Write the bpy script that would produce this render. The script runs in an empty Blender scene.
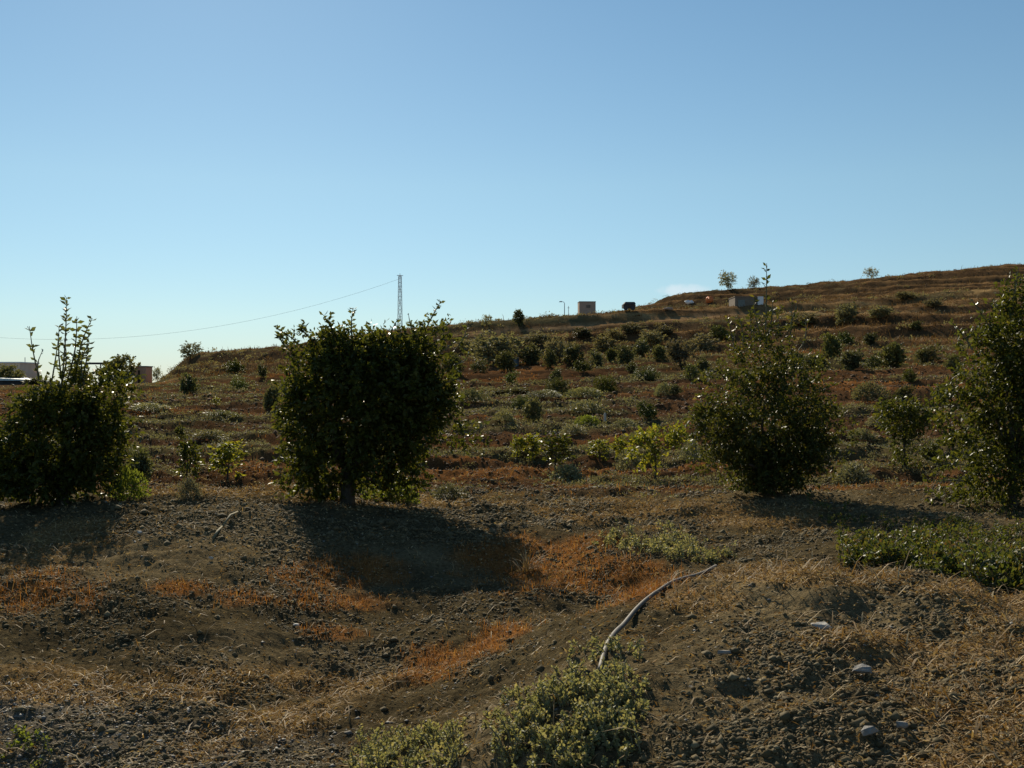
import bpy, math, random
import numpy as np
from mathutils import Vector
random.seed(5)
RNG = np.random.default_rng(11)
C = bpy.context.scene.collection
scene = bpy.context.scene

# ------------------------------------------------------------------ camera, sky, sun, exposure
F = 1081.0                 # focal length in picture widths of 1024
EYE = 1.65
cam_d = bpy.data.cameras.new('camera')
cam_d.sensor_width = 36.0
cam_d.lens = 36.0 * F / 1024.0
cam_d.clip_start = 0.05
cam_d.clip_end = 12000.0
cam = bpy.data.objects.new('camera', cam_d)
C.objects.link(cam)
cam.location = (0, 0, EYE)
cam.rotation_euler = (math.radians(90), 0, 0)
scene.camera = cam

SKY_TINT = [(.57,.69,.88,1), (.75,.85,.90,1), (.92,1.00,.92,1), (.87,1.01,.95,1)]
SUN_EL, SUN_AZ = 29.5, -15.5          # degrees; azimuth from the viewing direction (+Y), negative = left
se, sa = math.radians(SUN_EL), math.radians(SUN_AZ)
w = bpy.data.worlds.new('World')
scene.world = w
w.use_nodes = True
nt = w.node_tree
nt.nodes.clear()
out = nt.nodes.new('ShaderNodeOutputWorld')
bg = nt.nodes.new('ShaderNodeBackground')
bg.inputs['Strength'].default_value = 0.074
sky = nt.nodes.new('ShaderNodeTexSky')
sky.sky_type = 'NISHITA'
sky.sun_disc = False
sky.sun_elevation = se
sky.sun_rotation = sa
sky.altitude = 100
sky.air_density = 1.0
sky.dust_density = 0.08
sky.ozone_density = 3.0
tint = nt.nodes.new('ShaderNodeMix'); tint.data_type = 'RGBA'; tint.blend_type = 'MULTIPLY'
tint.inputs['Factor'].default_value = 1.0
tcs = nt.nodes.new('ShaderNodeTexCoord'); sps = nt.nodes.new('ShaderNodeSeparateXYZ')
nt.links.new(tcs.outputs['Generated'], sps.inputs[0])
trp = nt.nodes.new('ShaderNodeValToRGB')
_e = trp.color_ramp.elements
_e[0].position = 0.0; _e[0].color = SKY_TINT[0]
_e[1].position = 0.35; _e[1].color = SKY_TINT[3]
for _p, _c in ((0.06, SKY_TINT[1]), (0.18, SKY_TINT[2])):
    _n = _e.new(_p); _n.color = _c
nt.links.new(sps.outputs[2], trp.inputs['Fac'])
nt.links.new(trp.outputs['Color'], tint.inputs['B'])
nt.links.new(sky.outputs['Color'], tint.inputs['A'])
# one small cumulus puff low over the hill
tc = nt.nodes.new('ShaderNodeTexCoord')
sep = nt.nodes.new('ShaderNodeSeparateXYZ')
nt.links.new(tc.outputs['Generated'], sep.inputs[0])
def wmath(op, a, b=None):
    n = nt.nodes.new('ShaderNodeMath'); n.operation = op
    for i, v in enumerate((a, b)):
        if v is None: continue
        if isinstance(v, (int, float)): n.inputs[i].default_value = v
        else: nt.links.new(v, n.inputs[i])
    return n.outputs[0]
cnz = nt.nodes.new('ShaderNodeTexNoise'); cnz.inputs['Scale'].default_value = 120; cnz.inputs['Detail'].default_value = 5
nt.links.new(tc.outputs['Generated'], cnz.inputs['Vector'])
ux = wmath('DIVIDE', sep.outputs[0], wmath('MAXIMUM', sep.outputs[1], 0.05))
uz = wmath('DIVIDE', sep.outputs[2], wmath('MAXIMUM', sep.outputs[1], 0.05))
dx = wmath('DIVIDE', wmath('SUBTRACT', ux, (686 - 512) / F), 0.030)
dz = wmath('DIVIDE', wmath('SUBTRACT', uz, (384 - 291) / F), 0.0085)
dd = wmath('ADD', wmath('MULTIPLY', dx, dx), wmath('MULTIPLY', dz, dz))
val = wmath('SUBTRACT', wmath('ADD', cnz.outputs['Fac'], 0.35), dd)
mr = nt.nodes.new('ShaderNodeMapRange'); mr.interpolation_type = 'SMOOTHSTEP'
mr.inputs['From Min'].default_value = 0.0; mr.inputs['From Max'].default_value = 0.9
mr.inputs['To Max'].default_value = 0.55
nt.links.new(val, mr.inputs['Value'])
cm = nt.nodes.new('ShaderNodeMix'); cm.data_type = 'RGBA'
cm.inputs['B'].default_value = (8.6, 9.3, 9.8, 1)
nt.links.new(mr.outputs['Result'], cm.inputs['Factor'])
nt.links.new(tint.outputs['Result'], cm.inputs['A'])
nt.links.new(cm.outputs['Result'], bg.inputs['Color'])
nt.links.new(bg.outputs[0], out.inputs['Surface'])

sd = bpy.data.lights.new('sun', 'SUN')
sd.energy = 5.0
sd.angle = math.radians(0.5)
sd.color = (1.0, 0.90, 0.70)
so = bpy.data.objects.new('sun', sd)
C.objects.link(so)
sdir = Vector((math.sin(sa) * math.cos(se), math.cos(sa) * math.cos(se), math.sin(se)))
so.rotation_euler = sdir.to_track_quat('Z', 'Y').to_euler()
so.location = sdir * 50

scene.view_settings.view_transform = 'Standard'
scene.view_settings.look = 'None'
scene.view_settings.exposure = 0.35
scene.view_settings.gamma = 1.0
scene.render.engine = 'CYCLES'
scene.cycles.max_bounces = 6
scene.cycles.transparent_max_bounces = 8

# ------------------------------------------------------------------ noise
def hash2(i, j, s):
    n = (i.astype(np.int64) * 374761393 + j.astype(np.int64) * 668265263 + s * 974634533) & 0xffffffff
    n = ((n ^ (n >> 13)) * 1274126177) & 0xffffffff
    n = n ^ (n >> 16)
    return (n & 0xffffff) / float(0xffffff)
def vnoise(x, y, s=0):
    x = np.asarray(x, float); y = np.asarray(y, float)
    i = np.floor(x); j = np.floor(y)
    fx = x - i; fy = y - j
    fx = fx * fx * fx * (fx * (fx * 6 - 15) + 10); fy = fy * fy * fy * (fy * (fy * 6 - 15) + 10)
    a = hash2(i, j, s); b = hash2(i + 1, j, s); c = hash2(i, j + 1, s); d = hash2(i + 1, j + 1, s)
    return (a + (b - a) * fx) * (1 - fy) + (c + (d - c) * fx) * fy - 0.5
def fbm(x, y, oct=4, s=0):
    t = 0; a = 1.0
    for o in range(oct):
        t = t + a * vnoise(x * 1.0, y * 1.0, s + o * 17)
        x = x * 2.03 + 11.3; y = y * 2.03 - 7.1; a *= 0.5
    return t
def sst(a, b, x):
    t = np.clip((x - a) / (b - a), 0, 1)
    return t * t * (3 - 2 * t)

# ------------------------------------------------------------------ lie of the land
COLS = np.array([-500, 0, 150, 200, 256, 384, 512, 588, 640, 690, 768, 896, 1024, 1500], float)
def P(Y, *v): return (Y, [-(q - 384) * Y / F for q in v])          # written as rows seen on the horizon scale
def Z(Y, *v): return (Y, list(v))                                   # written as metres below the eye
TAB = [
 Z(2.0, -1.75,-1.75,-1.72,-1.70,-1.68,-1.58,-1.50,-1.46,-1.44,-1.42,-1.40,-1.40,-1.40,-1.40),
 Z(3.0, -1.75,-1.75,-1.72,-1.69,-1.65,-1.50,-1.38,-1.33,-1.30,-1.28,-1.25,-1.22,-1.20,-1.20),
 Z(4.0, -1.75,-1.75,-1.74,-1.72,-1.70,-1.58,-1.36,-1.26,-1.20,-1.17,-1.14,-1.12,-1.11,-1.10),
 Z(5.0, -1.74,-1.74,-1.75,-1.75,-1.74,-1.69,-1.42,-1.26,-1.17,-1.12,-1.08,-1.06,-1.06,-1.06),
 Z(6.0, -1.66,-1.70,-1.74,-1.76,-1.80,-1.82,-1.54,-1.32,-1.19,-1.12,-1.06,-1.03,-1.04,-1.05),
 Z(7.0, -1.58,-1.62,-1.66,-1.70,-1.76,-1.85,-1.72,-1.52,-1.36,-1.22,-1.12,-1.07,-1.10,-1.10),
 Z(8.0, -1.48,-1.53,-1.54,-1.58,-1.66,-1.84,-1.82,-1.76,-1.66,-1.48,-1.32,-1.23,-1.24,-1.24),
 Z(9.5, -1.36,-1.40,-1.36,-1.36,-1.46,-1.72,-1.76,-1.76,-1.72,-1.62,-1.50,-1.40,-1.36,-1.36),
 Z(11.0,-1.34,-1.35,-1.28,-1.26,-1.34,-1.55,-1.64,-1.65,-1.63,-1.58,-1.52,-1.46,-1.42,-1.42),
 Z(13.5,-1.50,-1.46,-1.42,-1.42,-1.45,-1.51,-1.55,-1.56,-1.56,-1.52,-1.46,-1.45,-1.45,-1.45),
 P(15.5, 490, 489, 490, 490, 492, 495, 497, 497, 496, 494, 490, 489, 489, 489),
 P(20,   476, 476, 477, 477, 477, 478, 478, 478, 478, 476, 473, 471, 470, 470),
 P(30,   440, 440, 440, 440, 440, 442, 442, 441, 440, 439, 437, 435, 432, 430),
 P(45,   414, 414, 414, 413, 412, 411, 410, 409, 408, 406, 403, 398, 394, 390),
 P(65,   398, 398, 397, 396, 394, 390, 386, 385, 384, 382, 379, 374, 368, 360),
 P(90,   390, 389, 386, 378, 373, 370, 364, 361, 359, 357, 353, 346, 338, 325),
 P(110,  388, 386, 384, 366, 355, 352, 347, 344, 342, 340, 336, 326, 316, 300),
 P(135,  387, 385, 383, 354, 350, 337, 331, 327, 324, 321, 316, 307, 298, 280),
 P(140,  387, 385, 383, 354, 350, 335.5, 329, 325, 321, 318.5, 314, 305, 296, 278),
 P(142.2,387, 385, 383, 354, 350, 333.5, 321.5, 316.3, 312, 310, 305.5, 298, 290, 272),
 P(150,  387, 385, 384, 355, 350, 333, 321.2, 316, 311.5, 309.5, 304.5, 297, 289, 271),
 P(180,  387, 386, 386, 375, 360, 334, 321.3, 315.6, 310, 306.5, 302, 289, 280, 260),
 P(205,  387, 386, 386, 382, 368, 336, 323, 317, 306.5, 298, 292, 278, 268, 250),
 P(220,  387, 386, 386, 384, 375, 338, 325, 318, 305, 292.5, 288, 276, 265, 250),
 P(260,  387, 386, 386, 386, 384, 348, 336, 328, 315, 296, 291, 279, 268, 255),
 P(420,  387, 387, 387, 387, 387, 378, 372, 366, 358, 345, 335, 325, 315, 300),
 P(1000, 386, 386, 386, 386, 386, 386, 386, 386, 386, 386, 386, 386, 386, 386),
 P(4000, 385, 385, 385, 385, 385, 385, 385, 385, 385, 385, 385, 385, 385, 385),
]
def pchip(xk, yk, x):
    h = np.diff(xk); d = np.diff(yk, axis=0) / h[:, None]
    m = np.zeros_like(yk)
    m[0] = d[0]; m[-1] = d[-1]
    for i in range(1, len(xk) - 1):
        s = (d[i - 1] * d[i]) > 0
        w1 = 2 * h[i] + h[i - 1]; w2 = h[i] + 2 * h[i - 1]
        with np.errstate(divide='ignore', invalid='ignore'):
            hm = (w1 + w2) / (w1 / d[i - 1] + w2 / d[i])
        m[i] = np.where(s, hm, 0)
    k = np.clip(np.searchsorted(xk, x) - 1, 0, len(xk) - 2)
    t = ((x - xk[k]) / h[k])[:, None]; H = h[k][:, None]
    return ((1 + 2 * t) * (1 - t) ** 2 * yk[k] + t * (1 - t) ** 2 * H * m[k]
            + t * t * (3 - 2 * t) * yk[k + 1] + t * t * (t - 1) * H * m[k + 1])
_ly = np.log(np.array([r[0] for r in TAB])); _zz = np.array([r[1] for r in TAB])
NLY = 2400; LY = np.linspace(_ly[0], _ly[-1], NLY); PX = np.linspace(-500, 1500, 401)
G1 = pchip(_ly, _zz, LY)                     # 700 x cols
GRID = pchip(COLS, G1.T.copy(), PX).T        # 700 x 401
def base_z(X, Y):
    X = np.asarray(X, float); Y = np.asarray(Y, float)
    Yc = np.maximum(Y, 2.0)
    px = np.clip(512 + F * X / np.maximum(Y, 3.0), -500, 1500)
    a = (px + 500) / 2000 * 400; b = (np.log(Yc) - LY[0]) / (LY[-1] - LY[0]) * (NLY - 1)
    a = np.clip(a, 0, 399.999); b = np.clip(b, 0, NLY - 1.001)
    i = a.astype(int); j = b.astype(int); fa = a - i; fb = b - j
    return (GRID[j, i] * (1 - fa) + GRID[j, i + 1] * fa) * (1 - fb) + (GRID[j + 1, i] * (1 - fa) + GRID[j + 1, i + 1] * fa) * fb
def terrace(X, Y, z):
    q = (z + 0.6 * fbm(X * 0.03, Y * 0.05, 3, 51)) / 1.9
    return q - np.floor(q)
def T(X, Y):
    """height of the ground (world z) at X, Y"""
    X = np.asarray(X, float); Y = np.asarray(Y, float)
    z = base_z(X, Y)
    D = np.sqrt(X * X + Y * Y)
    near = 1 - sst(16, 40, D)
    z = z + near * (0.13 * fbm(X * 0.9, Y * 0.9, 3, 3) + 0.060 * fbm(X * 3.2, Y * 3.2, 3, 9)
                    + 0.035 * np.abs(fbm(X * 9, Y * 9, 3, 21)))
    mid = sst(15, 22, D) * (1 - sst(85, 110, D))
    ph = (Y + 0.10 * X + 1.1 * fbm(X * 0.10, Y * 0.2, 2, 31)) / 4.6
    z = z + mid * (0.17 * np.sin(2 * np.pi * ph) + 0.20 * fbm(X * 0.5, Y * 0.9, 3, 41) + 0.16 * fbm(X * 1.7, Y * 2.3, 3, 43)
                   + 0.10 * np.abs(fbm(X * 5.0, Y * 6.0, 2, 47)) * (1 - sst(50, 80, D)))
    hill = sst(88, 108, D) * (1 - sst(300, 420, D)) * sst(.4, 2.0, z)
    fr = terrace(X, Y, z)
    stp = 1.9 * (sst(.72, 1.0, fr) - fr)
    z = z + hill * (0.85 * stp * (1 - sst(136, 140, D) * (1 - sst(168, 180, D))) + 0.45 * fbm(X * 0.22, Y * 0.3, 4, 61) + .22 * fbm(X * .9, Y * .9, 3, 63))
    return z + EYE
def t1(x, y): return float(T(np.array([x]), np.array([y]))[0])
_YS = np.exp(np.linspace(math.log(2.4), math.log(600), 5000))
def at(px, py):
    """first point of the ground met by the line of sight through a picture point -> X, Y, Z"""
    X = (px - 512) / F * _YS
    zr = EYE - (py - 384) / F * _YS
    hit = np.nonzero(T(X, _YS) >= zr)[0]
    if not len(hit): return at(px, py + 0.5)          # a sight line just over the crest: take the crest
    k = hit[0]
    y = float(_YS[k]); x = (px - 512) / F * y
    return x, y, t1(x, y)
def proj(X, Y, Zw):
    Yc = np.maximum(Y, 0.5)
    return 512 + F * X / Yc, 384 - F * (Zw - EYE) / Yc

# ------------------------------------------------------------------ materials
def new_mat(name):
    m = bpy.data.materials.new(name); m.use_nodes = True
    return m, m.node_tree, m.node_tree.nodes['Principled BSDF']
def ramp_node(t, cols):
    r = t.nodes.new('ShaderNodeValToRGB')
    el = r.color_ramp.elements
    n = len(cols)
    el[0].position = 0; el[0].color = (*cols[0], 1)
    el[1].position = 1; el[1].color = (*cols[-1], 1)
    for i in range(1, n - 1):
        e = el.new(i / (n - 1)); e.color = (*cols[i], 1)
    return r
def leaf_mat(name, cols, trans=0.35, tgain=2.2, rough=0.35, spec=0.5, tone=False):
    m, t, p = new_mat(name)
    g = t.nodes.new('ShaderNodeNewGeometry')
    r = ramp_node(t, cols)
    t.links.new(g.outputs['Random Per Island'], r.inputs['Fac'])
    oi = t.nodes.new('ShaderNodeObjectInfo'); hv = t.nodes.new('ShaderNodeHueSaturation')
    def rng_map(a, b, mulk):
        f = t.nodes.new('ShaderNodeMath'); f.operation = 'MULTIPLY'; f.inputs[1].default_value = mulk
        t.links.new(oi.outputs['Random'], f.inputs[0])
        f2 = t.nodes.new('ShaderNodeMath'); f2.operation = 'FRACT'; t.links.new(f.outputs[0], f2.inputs[0])
        q = t.nodes.new('ShaderNodeMapRange'); q.inputs['To Min'].default_value = a; q.inputs['To Max'].default_value = b
        t.links.new(f2.outputs[0], q.inputs['Value']); return q.outputs['Result']
    if tone:
        t.links.new(rng_map(.475, .515, 7.3), hv.inputs['Hue']); t.links.new(rng_map(.75, 1.1, 13.7), hv.inputs['Saturation'])
        t.links.new(rng_map(.75, 1.5, 1.0), hv.inputs['Value'])
    t.links.new(r.outputs['Color'], hv.inputs['Color'])
    r = hv
    t.links.new(r.outputs['Color'], p.inputs['Base Color'])
    p.inputs['Roughness'].default_value = rough
    p.inputs['Specular IOR Level'].default_value = spec
    tr = t.nodes.new('ShaderNodeBsdfTranslucent')
    mx = t.nodes.new('ShaderNodeMix'); mx.data_type = 'RGBA'; mx.blend_type = 'MULTIPLY'
    mx.inputs['Factor'].default_value = 1
    mx.inputs['B'].default_value = (tgain * 1.15, tgain, tgain * 0.5, 1)
    t.links.new(r.outputs['Color'], mx.inputs['A'])
    t.links.new(mx.outputs['Result'], tr.inputs['Color'])
    ms = t.nodes.new('ShaderNodeMixShader'); ms.inputs['Fac'].default_value = trans
    t.links.new(p.outputs[0], ms.inputs[1]); t.links.new(tr.outputs[0], ms.inputs[2])
    o = t.nodes['Material Output']
    t.links.new(ms.outputs[0], o.inputs['Surface'])
    return m
def rough_mat(name, c1, c2, scale=4.0, rough=0.9, bump=0.3, spec=0.2, detail=6):
    m, t, p = new_mat(name)
    tcx = t.nodes.new('ShaderNodeTexCoord')
    nz = t.nodes.new('ShaderNodeTexNoise'); nz.inputs['Scale'].default_value = scale; nz.inputs['Detail'].default_value = detail
    t.links.new(tcx.outputs['Object'], nz.inputs['Vector'])
    r = ramp_node(t, [c1, c2]); r.color_ramp.elements[0].position = 0.3; r.color_ramp.elements[1].position = 0.7
    t.links.new(nz.outputs['Fac'], r.inputs['Fac'])
    t.links.new(r.outputs['Color'], p.inputs['Base Color'])
    b = t.nodes.new('ShaderNodeBump'); b.inputs['Strength'].default_value = bump; b.inputs['Distance'].default_value = 0.05
    t.links.new(nz.outputs['Fac'], b.inputs['Height']); t.links.new(b.outputs[0], p.inputs['Normal'])
    p.inputs['Roughness'].default_value = rough; p.inputs['Specular IOR Level'].default_value = spec
    return m
def island_mat(name, cols, rough=0.9, spec=0.2):
    m, t, p = new_mat(name)
    g = t.nodes.new('ShaderNodeNewGeometry'); r = ramp_node(t, cols)
    t.links.new(g.outputs['Random Per Island'], r.inputs['Fac'])
    t.links.new(r.outputs['Color'], p.inputs['Base Color'])
    p.inputs['Roughness'].default_value = rough; p.inputs['Specular IOR Level'].default_value = spec
    return m

M = {}
M['citrus'] = leaf_mat('citrus_leaf', [(.034,.044,.010), (.046,.056,.011), (.055,.066,.012), (.038,.048,.010), (.10,.098,.018)], .36, 2.2, .46, .2)
M['citrus_olive'] = leaf_mat('citrus_leaf_dull', [(.034,.044,.011), (.044,.054,.013), (.052,.060,.015), (.038,.048,.012), (.11,.10,.026)], .34, 2.1, .48, .2)
M['shoot'] = leaf_mat('young_shoot_leaf', [(.05,.065,.02), (.08,.09,.03), (.06,.075,.022)], .35, 2.2, .35, .5)
M['dark'] = leaf_mat('dark_bush_leaf', [(.056,.066,.026), (.080,.086,.034), (.066,.074,.03)], .28, 1.9, .6, .15, tone=True)
M['green'] = leaf_mat('green_bush_leaf', [(.045,.062,.015), (.07,.088,.02), (.055,.066,.018)], .25, 1.9, .55, .2, tone=True)
M['lime'] = leaf_mat('lime_leaf', [(.11,.13,.018), (.19,.18,.026), (.09,.11,.018), (.055,.075,.016)], .42, 2.2, .5, .22)
M['grey'] = leaf_mat('grey_green_leaf', [(.12,.13,.07), (.18,.185,.10), (.13,.125,.062)], .28, 1.5, .6, .2, tone=True)
M['silver'] = leaf_mat('silvery_weed_leaf', [(.13,.14,.085), (.18,.18,.11), (.11,.125,.075), (.15,.14,.08)], .25, 1.5, .6, .25, tone=True)
M['olive'] = leaf_mat('olive_scrub_leaf', [(.11,.112,.062), (.135,.135,.078), (.12,.108,.06)], .32, 1.6, .7, .12, tone=True)
M['weed'] = leaf_mat('pale_weed_leaf', [(.18,.20,.10), (.28,.28,.15), (.14,.16,.08), (.36,.33,.18), (.11,.125,.062)], .33, 1.5, .6, .2)
M['cover'] = leaf_mat('creeper_leaf', [(.045,.065,.014), (.07,.092,.018), (.06,.07,.018), (.10,.11,.026), (.09,.055,.022)], .32, 1.9, .5, .25)
M['grass'] = leaf_mat('green_grass', [(.07,.10,.018), (.11,.14,.026), (.085,.11,.025)], .42, 2.0, .55, .2)
M['rust'] = leaf_mat('rusty_dry_grass', [(.20,.085,.024), (.27,.12,.034), (.22,.096,.028), (.36,.21,.08)], .3, 1.5, .7, .15)
M['straw'] = leaf_mat('straw', [(.22,.135,.06), (.34,.23,.11), (.26,.16,.07), (.50,.39,.22)], .2, 1.3, .7, .2)
M['litter'] = leaf_mat('dry_litter', [(.18,.105,.045), (.25,.16,.072), (.12,.072,.032), (.46,.36,.21), (.22,.125,.05)], .2, 1.3, .75, .15)
M['hillgrass'] = leaf_mat('hill_dry_grass', [(.175,.102,.046), (.24,.148,.066), (.135,.08,.037), (.19,.125,.058)], .12, 1.2, .85, .1)
M['clod'] = island_mat('soil_clod', [(.072,.055,.028), (.10,.077,.038), (.085,.065,.032), (.15,.117,.063), (.09,.068,.034), (.13,.092,.042), (.20,.16,.09)])
M['orchard_clod'] = island_mat('orchard_clod', [(.085,.045,.024), (.12,.07,.035), (.10,.05,.024), (.14,.10,.06)])
M['pebble'] = island_mat('grey_pebble', [(.11,.10,.085), (.16,.15,.13), (.13,.12,.105), (.24,.225,.20), (.10,.09,.075)], .7, .4)
M['bark'] = rough_mat('bark', (.05,.04,.03), (.10,.08,.06), 18, .9, .5)
M['stem'] = rough_mat('pale_stem', (.14,.12,.07), (.20,.17,.10), 10, .8, .2)

def ground_material():
    m, t, p = new_mat('ground_soil')
    at_ = t.nodes.new('ShaderNodeAttribute'); at_.attribute_name = 'soil'
    g = t.nodes.new('ShaderNodeNewGeometry')
    def nz(scale, det, ro=0.6):
        n = t.nodes.new('ShaderNodeTexNoise'); n.inputs['Scale'].default_value = scale
        n.inputs['Detail'].default_value = det; n.inputs['Roughness'].default_value = ro
        t.links.new(g.outputs['Position'], n.inputs['Vector']); return n.outputs['Fac']
    n1, n2, n3 = nz(1.3, 8, .7), nz(28, 5, .7), nz(0.12, 6, .65)
    def mp(v, lo, hi, a, b):
        r = t.nodes.new('ShaderNodeMapRange'); r.inputs['From Min'].default_value = lo; r.inputs['From Max'].default_value = hi
        r.inputs['To Min'].default_value = a; r.inputs['To Max'].default_value = b
        t.links.new(v, r.inputs['Value']); return r.outputs['Result']
    def mul(a, b):
        r = t.nodes.new('ShaderNodeMath'); r.operation = 'MULTIPLY'
        t.links.new(a, r.inputs[0]); t.links.new(b, r.inputs[1]); return r.outputs[0]
    k = mul(mul(mp(n1, .3, .7, .7, 1.3), mp(n2, .3, .7, .5, 1.5)), mp(n3, .3, .7, .75, 1.25))
    vm = t.nodes.new('ShaderNodeVectorMath'); vm.operation = 'SCALE'
    t.links.new(at_.outputs['Color'], vm.inputs[0]); t.links.new(k, vm.inputs['Scale'])
    # small pale stones bedded in the soil
    vo = t.nodes.new('ShaderNodeTexVoronoi'); vo.inputs['Scale'].default_value = 16
    t.links.new(g.outputs['Position'], vo.inputs['Vector'])
    sp = mp(vo.outputs['Distance'], .10, .16, 1, 0)
    sx = t.nodes.new('ShaderNodeSeparateColor'); t.links.new(vo.outputs['Color'], sx.inputs[0])
    gate = mp(sx.outputs[0], .84, .86, 0, 1)
    mx = t.nodes.new('ShaderNodeMix'); mx.data_type = 'RGBA'
    t.links.new(mul(sp, gate), mx.inputs['Factor'])
    t.links.new(vm.outputs[0], mx.inputs['A']); mx.inputs['B'].default_value = (.22, .20, .17, 1)
    t.links.new(mx.outputs['Result'], p.inputs['Base Color'])
    b = t.nodes.new('ShaderNodeBump'); b.inputs['Strength'].default_value = .8; b.inputs['Distance'].default_value = .03
    t.links.new(n2, b.inputs['Height'])
    b2 = t.nodes.new('ShaderNodeBump'); b2.inputs['Strength'].default_value = .6; b2.inputs['Distance'].default_value = .15
    t.links.new(n1, b2.inputs['Height']); t.links.new(b.outputs[0], b2.inputs['Normal'])
    t.links.new(b2.outputs[0], p.inputs['Normal'])
    p.inputs['Roughness'].default_value = 1.0; p.inputs['Specular IOR Level'].default_value = .0
    return m
M['ground'] = ground_material()

# ------------------------------------------------------------------ mesh helpers
def link(name, mesh, mat=None, parent=None, **props):
    o = bpy.data.objects.new(name, mesh); C.objects.link(o)
    if mat: mesh.materials.append(mat)
    if parent: o.parent = parent
    for k, v in props.items(): o[k] = v
    return o
def arr_mesh(name, V, Fc, smooth=False):
    """V n x 3, Fc m x k array"""
    V = np.asarray(V, np.float32).reshape(-1, 3); Fc = np.asarray(Fc, np.int32)
    me = bpy.data.meshes.new(name)
    n, k = Fc.shape
    me.vertices.add(len(V)); me.vertices.foreach_set('co', V.ravel())
    me.loops.add(n * k); me.loops.foreach_set('vertex_index', Fc.ravel())
    me.polygons.add(n); me.polygons.foreach_set('loop_start', np.arange(0, n * k, k, dtype=np.int32))
    me.polygons.foreach_set('loop_total', np.full(n, k, np.int32))
    if smooth: me.polygons.foreach_set('use_smooth', np.ones(n, bool))
    me.update(calc_edges=True); me.validate()
    return me
def list_mesh(name, V, Fc):
    me = bpy.data.meshes.new(name); me.from_pydata([tuple(v) for v in V], [], [tuple(f) for f in Fc]); me.update(); return me
class MB:
    def __init__(s): s.v = []; s.f = []
    def quadbox(s, c8):
        b = len(s.v); s.v += [tuple(c) for c in c8]
        s.f += [tuple(b + i for i in q) for q in ((0,3,2,1),(4,5,6,7),(0,1,5,4),(1,2,6,5),(2,3,7,6),(3,0,4,7))]
    def box(s, x0, x1, y0, y1, z0, z1):
        s.quadbox([(x0,y0,z0),(x1,y0,z0),(x1,y1,z0),(x0,y1,z0),(x0,y0,z1),(x1,y0,z1),(x1,y1,z1),(x0,y1,z1)])
    def tube(s, pts, rad, n=6):
        pts = [Vector(p) for p in pts]
        if not hasattr(rad, '__len__'): rad = [rad] * len(pts)
        b = len(s.v); up = Vector((0.13, 0.27, 0.95)).normalized()
        for i, p in enumerate(pts):
            d = (pts[min(i + 1, len(pts) - 1)] - pts[max(i - 1, 0)])
            d = d.normalized() if d.length > 1e-9 else Vector((0, 0, 1))
            a = d.cross(up)
            a = a.normalized() if a.length > 1e-3 else d.cross(Vector((1, 0, 0))).normalized()
            c = d.cross(a)
            for q in range(n):
                t = 2 * math.pi * q / n
                s.v.append(tuple(p + (a * math.cos(t) + c * math.sin(t)) * rad[i]))
        for i in range(len(pts) - 1):
            for q in range(n):
                s.f.append((b + i*n + q, b + i*n + (q+1) % n, b + (i+1)*n + (q+1) % n, b + (i+1)*n + q))
        s.f.append(tuple(b + q for q in range(n))[::-1]); s.f.append(tuple(b + (len(pts)-1)*n + q for q in range(n)))
    def build(s, name, mat=None, parent=None, smooth=False, **props):
        me = list_mesh(name, s.v, s.f)
        if smooth:
            for p_ in me.polygons: p_.use_smooth = True
        return link(name, me, mat, parent, **props)
def thing(name, label, cat, loc=(0, 0, 0), rz=0.0, group=None):
    o = bpy.data.objects.new(name, None); C.objects.link(o)
    o.location = loc; o.rotation_euler = (0, 0, rz); o.empty_display_size = 0.2
    o['label'] = label; o['category'] = cat
    if group: o['group'] = group
    return o
def tag(o, label, cat, group=None):
    o['label'] = label; o['category'] = cat
    if group: o['group'] = group
    return o
def unit(v): return v / np.maximum(np.linalg.norm(v, axis=-1, keepdims=True), 1e-9)

def leaf_verts(Pb, D, L, W, rng, fold=0.25, droop=0.0):
    """folded pointed leaves: base points, directions, lengths, widths"""
    n = len(Pb)
    D = unit(D); R = unit(np.cross(D, rng.normal(size=(n, 3)))); N = np.cross(R, D)
    L = np.asarray(L).reshape(-1, 1) * np.ones((n, 1)); W = np.asarray(W).reshape(-1, 1) * np.ones((n, 1))
    m = Pb + D * L * 0.48
    tip = Pb + D * L - np.array([0, 0, 1.0]) * L * droop
    l = m - R * W * 0.5 + N * W * fold; r = m + R * W * 0.5 + N * W * fold
    V = np.stack([Pb, r, tip, l], 1).reshape(-1, 3)
    i = np.arange(n)[:, None] * 4
    Fc = np.concatenate([i + np.array([[0, 1, 2]]), i + np.array([[0, 2, 3]])], 1).reshape(-1, 3)
    return V, Fc
def blade_verts(B, H, W, lean, rng, up=1.0, curl=0.35):
    """grass blades: base points, heights, widths, lean 0..1"""
    n = len(B)
    a = rng.uniform(0, 2 * np.pi, n)
    out_ = np.stack([np.cos(a), np.sin(a), 0 * a], 1); side = np.stack([-np.sin(a), np.cos(a), 0 * a], 1)
    H = np.asarray(H).reshape(-1, 1); W = np.asarray(W).reshape(-1, 1); lean = np.asarray(lean).reshape(-1, 1) * np.ones((n, 1))
    z = np.array([[0, 0, 1.0]])
    d1 = unit(out_ * lean + z * (1 - lean * 0.8)); d2 = unit(out_ * (lean + curl) + z * (1 - lean - curl * 0.7))
    m = B + d1 * H * 0.55; t = m + d2 * H * 0.45
    b = B - z * H * 0.06
    V = np.stack([b - side * W * .5, b + side * W * .5, m + side * W * .4, m - side * W * .4, t], 1).reshape(-1, 3)
    i = np.arange(n)[:, None] * 5
    Fc = np.concatenate([i + np.array([[0, 1, 2]]), i + np.array([[0, 2, 3]]), i + np.array([[3, 2, 4]])], 1).reshape(-1, 3)
    return V, Fc
_ico = None
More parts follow.
